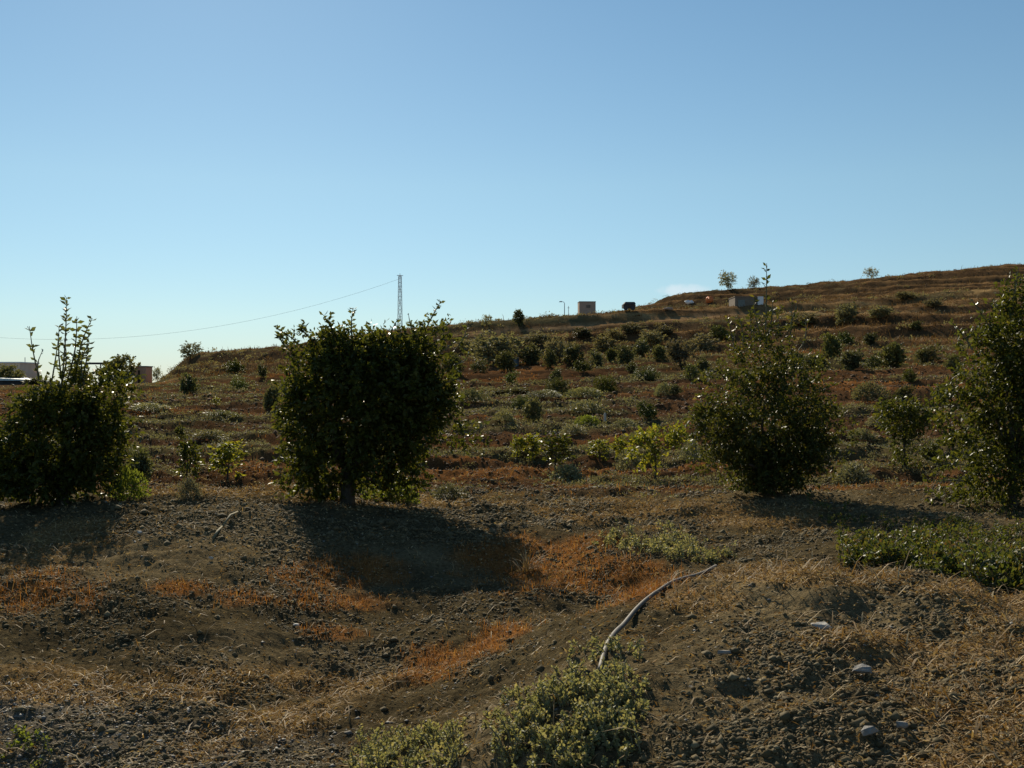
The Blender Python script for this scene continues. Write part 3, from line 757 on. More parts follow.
PLANTS = [
 # left part of the orchard
 ('tree', 187, 394, 20, 15, 'small dark tree standing just below the left end of the bank'),
 ('bush', 235, 373, 13, 17, 'green bush half way up the bank above the low domed bush'),
 ('dome', 239, 389, 9, 20, 'low domed bush at the foot of the bank left of the broad tree'),
 ('tree', 272, 408, 22, 18, 'dark bush peeping out at the left side of the broad tree'),
 ('bush', 264, 378, 13, 12, 'brownish green bush on the bank beside the broad tree'),
 ('wisp', 190, 360, 18, 24, 'wispy grey bush on the rounded left end of the bank'),
 ('sapling', 216, 406, 9, 8, 'tiny yellow green sapling between rusty strips, left of the broad tree'),
 ('tree', 142, 480, 30, 26, 'low dark bush just right of the left edge tree'),
 ('darksapling', 186, 484, 46, 26, 'tall dark leafy sapling in front of the left orchard strips'),
 ('darksapling', 180, 443, 18, 10, 'short dark sapling directly behind the tall leafy sapling on the left'),
 ('sapling', 228, 480, 36, 26, 'yellow green sapling left of the broad tree'),
 ('mat', 191, 497, 14, 28, 'silvery weed clump at the foot of the tall leafy sapling'),
 ('greenmat', 130, 499, 22, 40, 'bright green weeds at the right foot of the left edge tree'),
 ('greenmat', 394, 501, 18, 62, 'bright green weeds under the broad tree beside its trunk'),
 ('mat', 448, 500, 12, 44, 'silvery weeds on the bare soil right of the broad tree trunk'),
 ('greymat', 226, 418, 6, 44, 'flat grey green weed strip left of the broad tree'),
 ('greymat', 150, 412, 6, 50, 'flat pale weed strip right of the left edge tree'),
 # row of scrub below the ledge
 ('wisp', 486, 327, 12, 12, 'small spreading shrub on the skyline, nearest the broad tree'),
 ('tree', 518, 326, 15, 10, 'small spiky shrub alone on the skyline left of the concrete hut'),
 ('olive', 494, 366, 31, 42, 'big hazy grey green bush in the row below the ledge'),
 ('tree', 507, 371, 19, 16, 'dark bush in front of the big hazy grey bush'),
 ('tree', 530, 365, 20, 20, 'dark bush right of the pale blue tank'),
 ('tree', 549, 367, 16, 13, 'narrow dark bush between two larger ones right of the pale blue tank'),
 ('olive', 560, 362, 27, 20, 'tall blue green bush standing highest in the row under the hut'),
 ('tree', 573, 364, 19, 18, 'squat black green bush at the right side of the tall blue green bush'),
 ('tree', 455, 375, 22, 15, 'dark narrow tree just right of the broad tree crown'),
 ('dome', 558, 397, 14, 21, 'dark domed bush at the end of a pale weed strip'),
 ('bush', 555, 382, 12, 14, 'light green bush behind the dark domed bush'),
 ('bush', 512, 383, 11, 14, 'mottled green bush left of the two domed bushes'),
 ('tree', 597, 367, 18, 15, 'dark bush with brown left side below the concrete hut'),
 ('tree', 623, 365, 20, 15, 'dark upright bush below the dark trailer'),
 ('tree', 612, 361, 14, 13, 'small dark bush set back between two upright bushes below the hut'),
 ('tree', 641, 357, 18, 21, 'wide dark bush high in the row below the right hill nose'),
 ('tree', 661, 359, 13, 15, 'low dark bush beside the tan patch of the slope'),
 ('olive', 680, 366, 26, 22, 'tall dull bush at the right end of the scrub row'),
 ('bush', 690, 379, 15, 15, 'green bush just left of the fine leaved tree'),
 ('dome', 605, 392, 13, 23, 'green domed bush right of the dark domed bush'),
 ('dome', 646, 380, 9, 27, 'broad low green bush in the orchard above the round bush'),
 ('greymat', 664, 395, 9, 24, 'grey weed mound with a dark bush at its right end'),
 ('tree', 676, 395, 11, 9, 'little dark bush at the end of the grey weed mound'),
 ('olive', 615, 341, 12, 28, 'grey scrub bush on the slope right under the hut'),
 ('tree', 583, 338, 10, 17, 'dark scrub bush on the slope just under the tan ledge'),
 ('olive', 632, 334, 11, 22, 'brownish scrub bush by the ledge under the hill nose'),
 ('olive', 664, 336, 11, 26, 'hazy scrub bush on the upper slope left of the fine leaved tree'),
 ('olive', 536, 345, 12, 26, 'pale scrub bush on the slope above the dark row'),
 # middle of the orchard
 ('tree', 534, 422, 24, 17, 'dark bush with a black shadow in mid orchard'),
 ('dome', 521, 409, 10, 17, 'bright green bush behind the left of the mid orchard dark bush'),
 ('greymat', 505, 421, 7, 22, 'blue grey weed mound left of the mid orchard dark bush'),
 ('sapling', 517, 461, 24, 15, 'leftmost thin sapling right of the broad tree'),
 ('sapling', 533, 461, 26, 16, 'thin sapling second from the broad tree, touching the dark sapling'),
 ('darksapling', 555, 468, 37, 24, 'dark bushy sapling third from the broad tree'),
 ('bush', 649, 419, 18, 18, 'round bush on a short stem with its shadow at the right'),
 ('mat', 588, 413, 9, 56, 'long pale lime weed mound in mid orchard'),
 ('greenmat', 588, 425, 7, 30, 'bright green weed mound just below the long pale mound'),
 ('greymat', 572, 434, 7, 34, 'grey green weed mound left below the white stake'),
 ('sapling', 600, 461, 22, 20, 'squat yellow green sapling half way to the yellow young tree'),
 ('sapling', 621, 468, 32, 15, 'thin spindly sapling left of the yellow young tree'),
 ('mat', 630, 471, 15, 38, 'silvery weeds at the left foot of the yellow young tree'),
 ('mat', 690, 460, 17, 28, 'silvery weeds between yellow young tree and fine leaved tree'),
 ('greymat', 626, 427, 6, 24, 'small pale weed mound right of the white stake'),
 ('mat', 568, 480, 12, 40, 'silvery weeds in front of the dark bushy sapling'),
 ('greymat', 585, 397, 7, 38, 'pale weed strip between the two domed bushes'),
 ('mat', 510, 394, 4, 60, 'narrow pale weed strip left of the dark domed bush'),
 ('greymat', 470, 402, 9, 34, 'grey green weeds just right of the broad tree'),

 ('olive', 470, 352, 14, 26, 'grey scrub bush between broad tree crown and the big hazy bush'),
 ('bush', 480, 372, 13, 16, 'green bush left at the foot of the big hazy bush'),
 ('bush', 584, 372, 11, 14, 'low green bush right below the squat black green bush'),
 ('olive', 604, 352, 15, 24, 'grey scrub behind the dark bushes, straight below the hut'),
 ('bush', 632, 372, 10, 15, 'low green bush in front of the dark upright bush'),
 ('olive', 650, 346, 15, 26, 'tall hazy scrub above the wide dark bush'),
 ('olive', 700, 352, 18, 28, 'hazy scrub at the left shoulder of the fine leaved tree'),
 ('tree', 702, 372, 14, 14, 'dark bush just behind the left side of the fine leaved tree'),
 ('bush', 720, 340, 14, 20, 'dull scrub above the left side of the fine leaved tree'),
 ('olive', 880, 318, 12, 26, 'grey scrub right of the tallest grey bush on the right slope'),
 ('olive', 905, 300, 8, 20, 'small scrub under the right skyline, left of another small one'),
 ('bush', 846, 345, 12, 16, 'dull bush between the right hand row and the tallest grey bush'),
 ('tree', 870, 344, 11, 13, 'small dark bush on the slope above the round dark trees'),
 ('tree', 955, 372, 16, 16, 'dark bush just left of the right edge tree crown'),
 ('bush', 330, 340, 10, 20, 'scrub on the skyline behind the top of the broad tree'),
 ('greymat', 300, 395, 7, 40, 'pale weed strip behind the left side of the broad tree'),
 ('greymat', 640, 442, 8, 44, 'grey green weed strip above the yellow young tree'),
 ('mat', 545, 397, 5, 44, 'thin pale weed strip touching the dark domed bush'),
 ('greymat', 720, 420, 8, 40, 'grey weed mound at the left of the fine leaved tree'),
 ('greymat', 880, 425, 8, 44, 'green grey weed strip above the vase shaped young tree'),
 ('greymat', 210, 440, 8, 50, 'grey green weed strip just above the saplings on the left'),
 # right part
 ('tree', 831, 358, 26, 17, 'tall narrow dark tree at the left of the right hand row'),
 ('tree', 852, 370, 21, 21, 'round dark tree second in the right hand row'),
 ('bush', 872, 370, 15, 13, 'small dull bush between two round dark trees'),
 ('tree', 891, 367, 22, 23, 'two-topped dark tree in the middle of the right hand row'),
 ('tree', 927, 363, 18, 22, 'round dark tree last before the right edge tree'),
 ('tree', 917, 330, 10, 10, 'lone little bush beside the track on the right slope'),
 ('tree', 815, 367, 13, 20, 'low dark bush at the right shoulder of the fine leaved tree'),
 ('bush', 798, 367, 16, 15, 'green bush showing through the top of the fine leaved tree'),
 ('bush', 910, 382, 12, 15, 'dull bush below the middle of the right hand row'),
 ('tree', 903, 403, 17, 15, 'dark bush right behind the vase shaped young tree'),
 ('tree', 943, 402, 19, 18, 'dark bush between vase shaped young tree and right edge tree'),
 ('olive', 848, 324, 20, 24, 'tallest grey bush high on the right slope'),
 ('olive', 803, 326, 12, 28, 'grey scrub on the slope above the fine leaved tree'),
 ('olive', 935, 307, 9, 20, 'small grey scrub near the top of the right slope'),
 ('bush', 930, 462, 20, 22, 'blue green bush at the right foot of the vase shaped young tree'),
 ('mat', 852, 484, 15, 46, 'silvery weed clump right of the fine leaved tree'),
 ('greymat', 868, 400, 12, 36, 'wide grey green weed mound right behind the fine leaved tree'),
 ('greymat', 860, 440, 8, 40, 'pale weed patch left of the vase shaped young tree'),
 ('wisp', 728, 288, 17, 21, 'pale bare looking bush on the right skyline, left of a smaller one'),
 ('wisp', 753, 289, 11, 14, 'smaller bush on the skyline above the white wall'),
 ('wisp', 871, 277, 11, 16, 'lone round bush on the skyline at the far right'),
]
for a in PLANTS: plant(*a)

def young_tree(label, px, py, lobes, n, leaf, mat, seed, r=.02, h=.45):
    rng = np.random.default_rng(seed); base = at(px, py)
    t = thing('young_tree', label, 'tree', base, 0, 'saplings behind the front row')
    L = px_lobes(base, lobes)
    (V, Fc), tips = crown_leaves(L, n, 9, leaf, rng, .2, .5)
    link('crown', arr_mesh('crown', V, Fc), mat, t)
    mb = MB(); limbs(mb, L, tips, rng, r, h, 9); mb.build('trunk', M['bark'], t, True)
young_tree('yellow leaved young tree leaning right on a thin trunk', 655, 480,
 [(645,448,12,14), (662,440,18,9), (678,437,12,6,.7), (650,462,9,10,.7), (638,444,6,7,.5)], 170, .075, M['lime'], 31)
young_tree('vase shaped young tree with yellow topped crown on the right', 904, 468,
 [(903,420,22,16), (888,415,10,8,.6), (920,418,12,12,.7), (903,440,12,12,.7), (904,452,8,14,.9), (910,462,8,5,.5)], 420, .07, M['citrus'], 33)

# ------------------------------------------------------------------ weeds of the foreground: every plant a thing of its own
def sprawl(name, label, cat, lobes, stems, per, leaf, mat, seed, height=(.08, .22), aspect=.6, group=None):
    """lobes: ellipses on the ground given as picture points; stems rise from the ground inside them"""
    rng = np.random.default_rng(seed)
    cx, cy, _, _ = lobes[0]
    base = np.array(at(cx, cy))
    t = thing(name, label, cat, tuple(base), 0, group)
    ar = np.array([l[2] * l[3] for l in lobes], float); ar /= ar.sum()
    mb = MB(); Ps = []; Ds = []
    pts = []
    for (lx, ly, rx, ry), q in zip(lobes, ar):
        c = np.array(at(lx, ly)); dn = np.array(at(lx, ly + ry * .5)); dY = abs(c[1] - dn[1]) * 2 + .05
        n = max(3, int(stems * q)); a = rng.uniform(0, 6.28, n); rr = rng.uniform(0, 1, n) ** .5
        pts.append(np.stack([c[0] + np.cos(a) * rr * rx * c[1] / F, c[1] + np.sin(a) * rr * dY], 1))
    pts = np.concatenate(pts)
    zz = T(pts[:, 0], pts[:, 1])
    for (x, y), z in zip(pts, zz):
        nn = float(fbm(np.array([x * 7.0]), np.array([y * 7.0]), 3, 131)[0])
        if nn < rng.uniform(-.55, .05): continue
        h = rng.uniform(*height) * (.75 + 1.6 * max(0, nn + .1)); a = rng.uniform(0, 6.28); o = h * rng.uniform(.2, .9)
        p0 = np.array([x, y, z - .01]) - base
        p2 = p0 + np.array([math.cos(a) * o, math.sin(a) * o, h]); p1 = (p0 + p2) / 2 + np.array([0, 0, h * .2])
        mb.tube([tuple(p0), tuple(p1), tuple(p2)], [.004, .003, .002], 4)
        tt = rng.uniform(.15, 1, per)[:, None]
        pp = (1 - tt) ** 2 * p0 + 2 * tt * (1 - tt) * p1 + tt * tt * p2
        Ps.append(pp + rng.normal(0, leaf * .25, pp.shape)); Ds.append(rng.normal(0, .8, pp.shape) + np.array([0, 0, .35]))
    P_ = np.concatenate(Ps); D = np.concatenate(Ds)
    L = leaf * rng.uniform(.55, 1.3, len(P_))
    V, Fc = leaf_verts(P_, D, L, L * aspect, rng, .2)
    link('foliage', arr_mesh('foliage', V, Fc), mat, t)
    mb.build('stem', M['stem'], t, kind='stuff')
W = 'weeds on the near mound'
sprawl('weed_plant', 'big pale green sprawling weed at the lower end of the hose', 'weed', [(570,705,60,40), (515,715,38,26), (600,680,50,24), (626,712,26,16), (560,748,70,20), (605,762,40,8)], 640, 26, .0165, M['weed'], 51, (.02, .075), group=W)
sprawl('weed_plant', 'grey green weed at the bottom edge left of the big pale weed', 'weed', [(405,758,55,18), (390,745,30,14), (440,765,30,12)], 320, 24, .0165, M['weed'], 52, (.02, .08), group=W)
sprawl('weed_plant', 'small weed with yellow tips at the bottom left corner', 'weed', [(14,748,20,8), (38,742,12,5), (40,768,10,5)], 26, 12, .02, M['grass'], 53, (.03, .07), group=W)
sprawl('weed_plant', 'low pale weed behind the mound above the upper end of the hose', 'weed', [(660,548,42,8), (620,542,26,5), (690,556,24,8), (675,538,16,5), (720,560,14,5)], 340, 18, .026, M['weed'], 54, (.04, .11), group=W)
sprawl('ground_cover_bush', 'wide dark green creeping bush in front of the right edge tree', 'bush', [(960,562,62,18), (1005,576,50,24), (905,560,48,12), (985,536,60,12), (1040,580,50,28), (868,561,28,6), (940,543,40,10), (1020,518,30,12)], 2200, 20, .028, M['cover'], 55, (.03, .10))

# ------------------------------------------------------------------ irrigation hose
def hose():
    pp = [(600,668), (606,655), (616,638), (628,620), (640,608), (654,598), (668,590), (685,581), (700,574), (716,570)]
    pts = []
    for a, b in zip(pp[:-1], pp[1:]):
        for k in range(4):
            f = k / 4; pts.append((a[0] + (b[0] - a[0]) * f, a[1] + (b[1] - a[1]) * f))
    pts.append(pp[-1])
    P3 = np.array([at(*p) for p in pts]); tt = np.linspace(-1, 1, len(P3))
    P3 = np.stack([np.polyval(np.polyfit(tt, P3[:, k], 3), tt) for k in range(3)], 1)
    g = T(P3[:, 0], P3[:, 1]); zs = np.polyval(np.polyfit(tt, g, 5), tt)
    zs = np.maximum(zs, g); zs = np.convolve(np.pad(zs, 3, 'edge'), np.ones(7) / 7, 'valid') + .018
    base = np.array(P3[0]); base[2] = zs[0]
    mb = MB()
    mb.tube([(p[0] - base[0], p[1] - base[1], z - base[2]) for p, z in zip(P3, zs)], .0115, 10)
    m, t, p = new_mat('hose_plastic'); p.inputs['Base Color'].default_value = (.12, .10, .08, 1); p.inputs['Roughness'].default_value = .65; p.inputs['Specular IOR Level'].default_value = .25
    o = mb.build('irrigation_hose', m, None, True); o.location = tuple(base)
    tag(o, 'grey plastic irrigation hose curving over the near mound', 'hose')
hose()

# ------------------------------------------------------------------ loose stones and sticks that can be told apart
def lump(name, label, cat, px, py, w_, d_, h_, mat, rz=0.0, tilt=0.0, seed=0):
    rng = np.random.default_rng(seed + 900)
    v, f = ico(); v = np.clip(v * 1.25, -.85, .85) * (1 + rng.uniform(-.3, .3, (12, 1))) * np.array([w_ / 2, d_ / 2, h_ / 2])
    me = list_mesh(name, v, f)
    x, y, z = at(px, py)
    o = link(name, me, mat); o.location = (x, y, z + h_ * .5 + .01); o.rotation_euler = (tilt, 0, rz)
    tag(o, label, cat)
M['white_stone'] = rough_mat('white_stone', (.36,.33,.29), (.50,.46,.41), 30, .8, .3)
M['grey_stone'] = rough_mat('grey_stone', (.18,.165,.15), (.28,.26,.235), 30, .8, .4)
lump('stone', 'flat white stone lying on the right mound', 'stone', 821, 631, .10, .06, .03, M['white_stone'], .3, .25, 1)
lump('stone', 'pale grey wedge of stone below the flat white one', 'stone', 862, 677, .08, .05, .04, M['grey_stone'], -.4, .1, 2)
lump('stone', 'bluish grey stone half buried near the bottom right', 'stone', 868, 740, .07, .05, .04, M['grey_stone'], .7, 0, 3)
lump('stone', 'small rounded stone left of the bluish grey one at the lower right', 'stone', 903, 732, .05, .04, .03, M['grey_stone'], 0, 0, 4)
lump('stone', 'thin pale flake of stone right of the hose', 'stone', 725, 657, .06, .03, .02, M['grey_stone'], .1, 0, 5)
lump('stone', 'small white stone among rusty grass on the left slope', 'stone', 296, 628, .05, .035, .025, M['white_stone'], .1, 0, 6)
lump('stone', 'white pebble on the left slope below the white stick', 'stone', 211, 561, .05, .03, .03, M['white_stone'], .1, 0, 7)
lump('stone', 'white pebble near the left shadow edge', 'stone', 140, 535, .045, .03, .03, M['white_stone'], .1, 0, 8)
def stick():
    a = np.array(at(213, 541)); b = np.array(at(222, 530)); 
    mb = MB(); d = (b - a); mb.tube([(0, 0, .02), tuple(d * .5 + np.array([0, 0, .035])), tuple(d + np.array([0, 0, .03]))], [.010, .012, .008], 7)
    o = mb.build('stick', M['stem'], None, True); o.location = tuple(a)
    tag(o, 'short bleached stick lying on the left slope', 'stick')
    a = np.array(at(222, 529)); b = np.array(at(238, 515))
    mb = MB(); d = (b - a); mb.tube([(0, 0, .02), tuple(d * .5 + np.array([0, 0, .06])), tuple(d + np.array([0, 0, .03]))], [.010, .012, .006], 6)
    o = mb.build('stick', M['stem'], None, True); o.location = tuple(a)
    tag(o, 'thin brown stick pointing up slope from the bleached stick', 'stick')
stick()
def dead_tuft():
    rng = np.random.default_rng(77); base = np.array(at(527, 572))
    B = np.zeros((46, 3)); B[:, :2] = rng.normal(0, .03, (46, 2))
    V, Fc = blade_verts(B, rng.uniform(.15, .34, 46), rng.uniform(.006, .011, 46), rng.uniform(.2, .75, 46), rng)
    o = link('grass_tuft', arr_mesh('grass_tuft', V, Fc), M['straw']); o.location = tuple(base)
    tag(o, 'bleached straw tuft arching over the rusty grass patch', 'grass tuft')
dead_tuft()
def stake():
    x, y, z = at(605, 421); mb = MB(); h = 6.5 * y / F
    mb.box(-.04, .04, -.03, .03, -.05, h); mb.quadbox([(-.04,-.03,h),(.04,-.03,h),(.04,.03,h),(-.04,.03,h),(-.01,-.01,h+.06),(.01,-.01,h+.06),(.01,.01,h+.06),(-.01,.01,h+.06)])
    o = mb.build('stake', M['white_stone']); o.location = (x, y, z); tag(o, 'tiny white stake standing in the middle of the orchard', 'stake')
stake()

# ------------------------------------------------------------------ things on the hill and beyond
M['concrete'] = rough_mat('rendered_wall', (.38,.265,.20), (.45,.32,.245), 2.5, .9, .15)
M['concrete_dark'] = rough_mat('weathered_concrete', (.16,.125,.095), (.21,.17,.135), 2, .9, .2)
M['white_wall'] = rough_mat('whitewash', (.7,.7,.7), (.82,.82,.82), 1.2, .85, .1)
M['house_wall'] = rough_mat('pink_render', (.75,.52,.37), (.82,.60,.45), 1.0, .9, .1)
M['roof_dark'] = rough_mat('dark_roof', (.04,.04,.045), (.07,.065,.065), 2, .8, .2)
M['brick'] = rough_mat('brick_red', (.60,.36,.23), (.68,.43,.29), 6, .9, .2)
M['sheet'] = rough_mat('pale_roof_sheet', (.55,.62,.62), (.66,.72,.72), 1.0, .5, .05)
M['orange'] = rough_mat('orange_tarp', (.55,.14,.04), (.68,.20,.06), 3, .6, .3)
M['steel'] = rough_mat('galvanised_steel', (.26,.27,.29), (.34,.35,.37), 4, .5, .05)
M['blue_tank'] = rough_mat('pale_blue_plastic', (.10,.14,.18), (.14,.18,.22), 3, .5, .05)
M['rust_metal'] = rough_mat('dark_brown_metal', (.05,.04,.035), (.08,.055,.045), 4, .7, .2)
M['glass'] = rough_mat('dark_window', (.03,.035,.04), (.05,.055,.06), 3, .15, .0, .5)

def spot(px, Y):
    x = (px - 512) / F * Y
    return x, Y, t1(x, Y)
def hut():
    x, y, z = spot(587.5, 181); s = y / F
    hw = 8.2 * s; h = EYE - (302.0 - 384) * s - z
    t = thing('concrete_hut', 'square flat roofed concrete hut standing on the skyline', 'hut', (x, y, z), .04)
    mb = MB(); mb.box(-hw, hw, 0, 2 * hw, -.6, h); mb.build('wall', M['concrete'], t)
    mb = MB(); mb.box(-hw - .03, hw + .03, -.03, 2 * hw + .03, h + .003, h + .12); mb.build('roof', M['concrete_dark'], t)
    mb = MB(); mb.box(-hw * .15, hw * .35, -.05, -.003, h * .62, h * .8); mb.build('vent', M['concrete_dark'], t)
hut()
def lamp():
    x, y, z = spot(564.5, 185); s = y / F; h = EYE - (302 - 384) * s - z
    t = thing('street_lamp', 'slim street lamp with a short arm on the skyline left of the hut', 'street lamp', (x, y, z))
    mb = MB(); mb.tube([(0, 0, -.3), (0, 0, h * .5), (0, 0, h - .25), (-.12, 0, h), (-.45, 0, h + .05)], [.08, .07, .055, .05, .04], 8); mb.build('pole', M['steel'], t)
    mb = MB(); mb.quadbox([(-.95,-.13,h-.02),(-.42,-.13,h-.02),(-.42,.13,h-.02),(-.95,.13,h-.02),(-.85,-.08,h+.13),(-.42,-.08,h+.16),(-.42,.08,h+.16),(-.85,.08,h+.13)])
    mb.build('lamp_head', M['steel'], t)
    x2, y2, z2 = spot(568.5, 186); mb = MB(); hh = EYE - (306 - 384) * y2 / F - z2
    mb.tube([(0, 0, -.3), (0, 0, hh)], [.06, .04], 6); mb.box(-.18, .18, -.03, .03, hh - .35, hh - .28)
    o = mb.build('post', M['steel']); o.location = (x2, y2, z2); tag(o, 'short thin post between the street lamp and the hut', 'post')
lamp()
def trailer():
    x, y, z = at(628.5, 313.2); y += 1.2; x = (628.5 - 512) / F * y; z = t1(x, y); s = y / F; hw = 6.0 * s; h = 8.5 * s
    t = thing('trailer', 'dark box trailer parked against the nose of the right hill', 'trailer', (x, y, z), .05)
    mb = MB(); mb.box(-hw, hw, -.7, .7, .32, h * .72); mb.build('body', M['rust_metal'], t)
    mb = MB(); mb.quadbox([(-hw*.9,-.75,h*.72+.003),(hw+.08,-.75,h*.72+.003),(hw+.08,.75,h*.72+.003),(-hw*.9,.75,h*.72+.003),(-hw*.6,-.6,h),(hw*.9,-.6,h),(hw*.9,.6,h),(-hw*.6,.6,h)]); mb.build('canopy', M['roof_dark'], t)
    for sx in (-.6, .6):
        mb = MB(); mb.tube([(sx * hw, -.80, .3), (sx * hw, -.6, .3)], .3, 14); mb.build('wheel', M['roof_dark'], t)
trailer()
def pylon():
    Y = 262.0; x, y, z = spot(400.0, Y); s = y / F
    ztop = EYE - (275.5 - 384) * s; H = ztop - z
    t = thing('pylon', 'slender steel lattice pylon rising behind the broad tree', 'pylon', (x, y, z), .5)
    mb = MB(); n = 11; wb, wt = .62, .34
    def cor(k, f):
        wdt = wb + (wt - wb) * f; a = math.pi / 4 + k * math.pi / 2
        return (wdt * math.cos(a) * 1.2, wdt * math.sin(a) * 1.2, H * f)
    for k in range(4): mb.tube([cor(k, 0), cor(k, 1)], .05, 5)
    for i in range(n):
        f0, f1 = i / n, (i + 1) / n
        for k in range(4):
            k2 = (k + 1) % 4
            mb.tube([cor(k, f0), cor(k2, f1)] if i % 2 else [cor(k2, f0), cor(k, f1)], .045, 4)
            mb.tube([cor(k, f1), cor(k2, f1)], .045, 4)
    mb.build('lattice_mast', M['steel'], t)
    mb = MB(); mb.tube([(-.8, 0, H), (.8, 0, H)], .07, 5); mb.tube([(0, 0, H - .3), (0, 0, H + .5)], .06, 5); mb.build('crossarm', M['steel'], t)
    # cable, sagging away to the left
    A = np.array([x - .2, y, EYE - (279 - 384) * s])
    pts = []
    for f in np.linspace(0, 1, 60):
        px = 399 - f * 560
        py = 279 + 60.5 * (1 - ((px - 60) / 339.0) ** 2)
        YY = Y + 10 * f
        pts.append(((px - 512) / F * YY, YY, EYE - (py - 384) / F * YY))
    b = np.array(pts[0]); mb = MB(); mb.tube([tuple(np.array(p) - b) for p in pts], .022, 5)
    o = mb.build('power_cable', M['steel']); o.location = tuple(b); tag(o, 'thin power cable sagging left from the top of the lattice pylon', 'cable')
pylon()
def shed():
    x, y, z = at(750, 305); s = y / F
    zb = z; h = 8.0 * s
    t = thing('shed', 'low grey block shed with a whitewashed right end on the hill', 'shed', (x, y, zb), 0)
    x0, x1, x2 = -15 * s, 7.5 * s, 13 * s
    mb = MB(); mb.box(x0, x1, 0, 4, -2, h); mb.build('wall', M['concrete_dark'], t)
    mb = MB(); mb.box(x1 + .004, x2, -.25, 4, -2, h + .05); mb.build('end_wall', M['white_wall'], t)
    mb = MB(); mb.box(x0 - .05, x1 - .02, -.06, 4.1, h + .003, h + .08); mb.build('roof', M['concrete_dark'], t)
    mb = MB(); mb.box(x0 + .4, x0 + 1.3, -.04, -.003, -.4, h * .62); mb.build('door', M['glass'], t)
shed()
def pile(name, label, cat, px, py, wpx, hpx, mat, seed, Y=None):
    rng = np.random.default_rng(seed)
    x, y, z = at(px, py)
    s = y / F
    V = []; Fs = []
    n = 5
    parts = []
    for i in range(n):
        v, f = ico(); v = v * (1 + rng.uniform(-.3, .3, (12, 1))) * np.array([wpx * s * rng.uniform(.25, .4), wpx * s * .3, hpx * s * rng.uniform(.45, .7)])
        v = v + np.array([rng.uniform(-.3, .3) * wpx * s, rng.uniform(-.2, .2), hpx * s * .4])
        parts.append((v, f))
    V, Fc = join_arr(parts)
    o = link(name, arr_mesh(name, V, Fc), mat); o.location = (x, y, z); tag(o, label, cat)
pile('tarpaulin_heap', 'bright orange tarpaulin heap on the hill ledge', 'tarpaulin', 709.5, 303, 7, 6.5, M['orange'], 5, 186)
pile('rubble_heap', 'pale rubble heap left of the orange tarpaulin', 'rubble', 690, 304, 9, 3.2, M['white_wall'], 6, 184)
pile('rubble_heap', 'flat grey white rubble heap nearest the dark trailer', 'rubble', 667, 310, 13, 2.6, M['concrete'], 8, 178)
def tank():
    x, y, z = at(514, 366); s = y / F
    t = thing('water_tank', 'pale blue water tank half hidden among the dark bushes', 'water tank', (x, y, z), .2)
    mb = MB(); mb.tube([(0, 0, -.1), (0, 0, 7.5 * s), (0, 0, 8.5 * s)], [5.2 * s, 5.2 * s, 4.2 * s], 20); mb.build('body', M['blue_tank'], t, False)
    mb = MB(); mb.tube([(0, 0, 8.5 * s), (0, 0, 9.3 * s)], 1.6 * s, 12); mb.build('lid', M['roof_dark'], t)
tank()
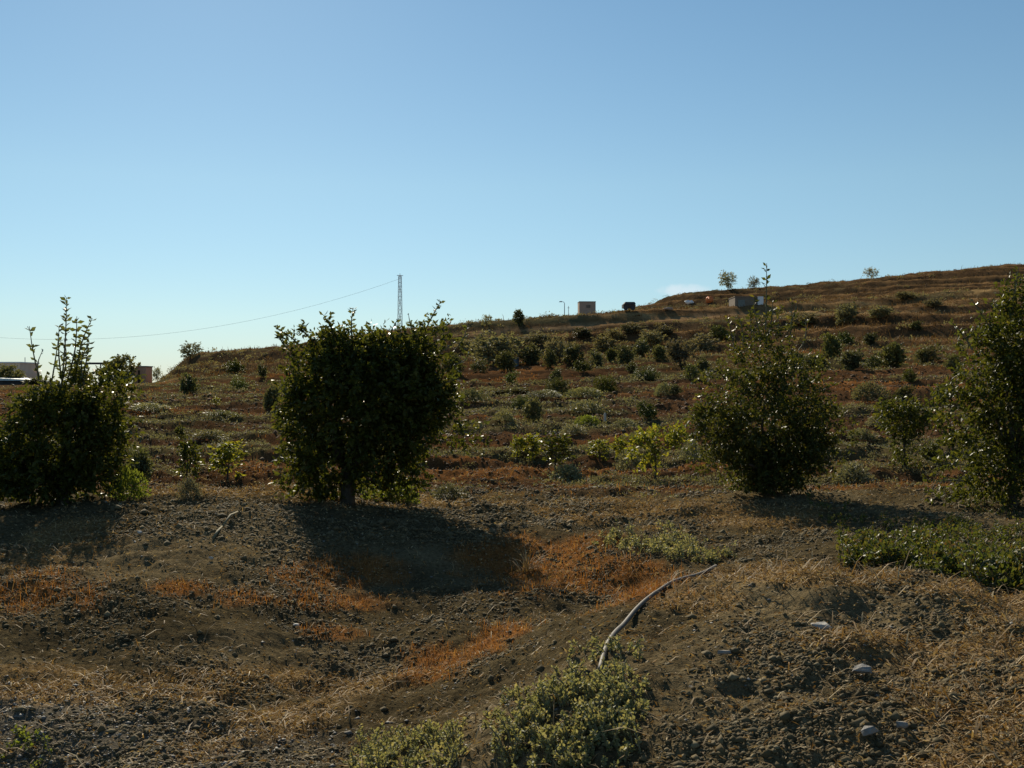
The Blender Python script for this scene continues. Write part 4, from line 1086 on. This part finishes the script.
# houses at the far left edge, past the end of the field
def house():
    Y = 150; x, y, z = spot(4, Y); s = y / F
    def lz(py): return EYE - (py - 384) * s - z
    t = thing('house', 'pinkish flat roofed house at the far left edge', 'house', (x, y, z))
    h = lz(363)
    mb = MB(); mb.box(-40 * s, 15.5 * s, 0, 6, -1, h); mb.build('wall', M['house_wall'], t)
    mb = MB(); mb.box(-41 * s, 16.2 * s, -.15, 6.2, h + .003, h + .16); mb.build('parapet', M['white_wall'], t)
    mb = MB(); mb.box(15.5 * s + .004, 20 * s, .6, 5, -1, lz(373)); mb.build('annex', M['house_wall'], t)
    mb = MB(); mb.tube([(14.5 * s, 2, h + .16), (14.5 * s, 2, lz(357))], .05, 5); mb.build('antenna', M['steel'], t)
    mb = MB(); mb.box(3.5 * s, 7.5 * s, -.04, -.003, lz(374), lz(368)); mb.build('window', M['glass'], t)
    # long outbuilding with a pale sheet roof in front of it
    Y2 = 140; x, y, z = spot(10, Y2); s2 = Y2 / F
    def l2(py): return EYE - (py - 384) * s2 - z
    t = thing('outbuilding', 'long low outbuilding with a pale sloping sheet roof at the left edge', 'outbuilding', (x, y, z))
    mb = MB(); mb.box(-60 * s2, 34 * s2, 0, 5, -1, l2(381)); mb.build('wall', M['roof_dark'], t)
    mb = MB(); a, b = -62 * s2, 20 * s2
    mb.quadbox([(a,-.4,l2(380.6)),(b,-.4,l2(380.6)),(b,5.3,l2(380)),(a,5.3,l2(378)),(a,-.4,l2(375.8)),(b,-.4,l2(379.6)),(b,5.3,l2(379)),(a,5.3,l2(374))])
    mb.build('roof', M['sheet'], t)
    x, y, z = spot(5, 146); 
    t = None
house()
def pergola():
    Y = 145; x, y, z = spot(87, Y); s = Y / F
    def lz(py): return EYE - (py - 384) * s - z
    t = thing('shelter', 'open shelter with a thin dark flat roof behind the left edge tree', 'shelter', (x, y, z))
    mb = MB(); mb.box(-19 * s, 16 * s, 0, 3.5, lz(364), lz(362.4)); mb.build('roof', M['roof_dark'], t)
    for px_ in (-17, -3, 13):
        mb = MB(); mb.box(px_ * s - .07, px_ * s + .07, .2, .34, -.4, lz(364) - .003); mb.build('post', M['rust_metal'], t)
    x, y, z = spot(140, 142); s = 142 / F
    t = thing('brick_shed', 'small orange brick shed at the end of the field', 'shed', (x, y, z))
    h = EYE - (367 - 384) * s - z
    mb = MB(); mb.box(-7 * s, 6 * s, 0, 2.5, -.5, h); mb.build('wall', M['brick'], t)
    mb = MB(); mb.box(-7.6 * s, 6.6 * s, -.1, 2.6, h + .003, h + .14); mb.build('roof', M['roof_dark'], t)
    mb = MB(); mb.box(-2 * s, 0, -.04, -.003, 0, h * .8); mb.build('door', M['rust_metal'], t)
pergola()
def far_plant(kind, px, Y, ytop, wd, label):
    x, y, z = spot(px, Y); s = y / F; H = EYE - (ytop - 384) * s - z
    nm, cat = CATN[kind]
    r = thing(nm, label, cat, (x, y, z - .05), random.uniform(0, 6), 'trees by the far left houses')
    W = wd * s / WID[kind]; r.scale = (W, W, H)
    for pn, me in unit_plant(kind, 1):
        o = bpy.data.objects.new(pn, me); C.objects.link(o); o.parent = r
far_plant('tree', 5, 143.5, 364, 26, 'dark tree in front of the pinkish house')
far_plant('tree', 119, 138, 354, 34, 'dark round tree between the open shelter and the brick shed')
far_plant('tree', 38, 139, 377, 20, 'low dark bush at the right end of the pale sheet roof')
far_plant('olive', 78, 141, 368, 30, 'dull green bush under the open shelter')
far_plant('wisp', 157, 137, 366, 12, 'pale leafless bush in the gap right of the brick shed')
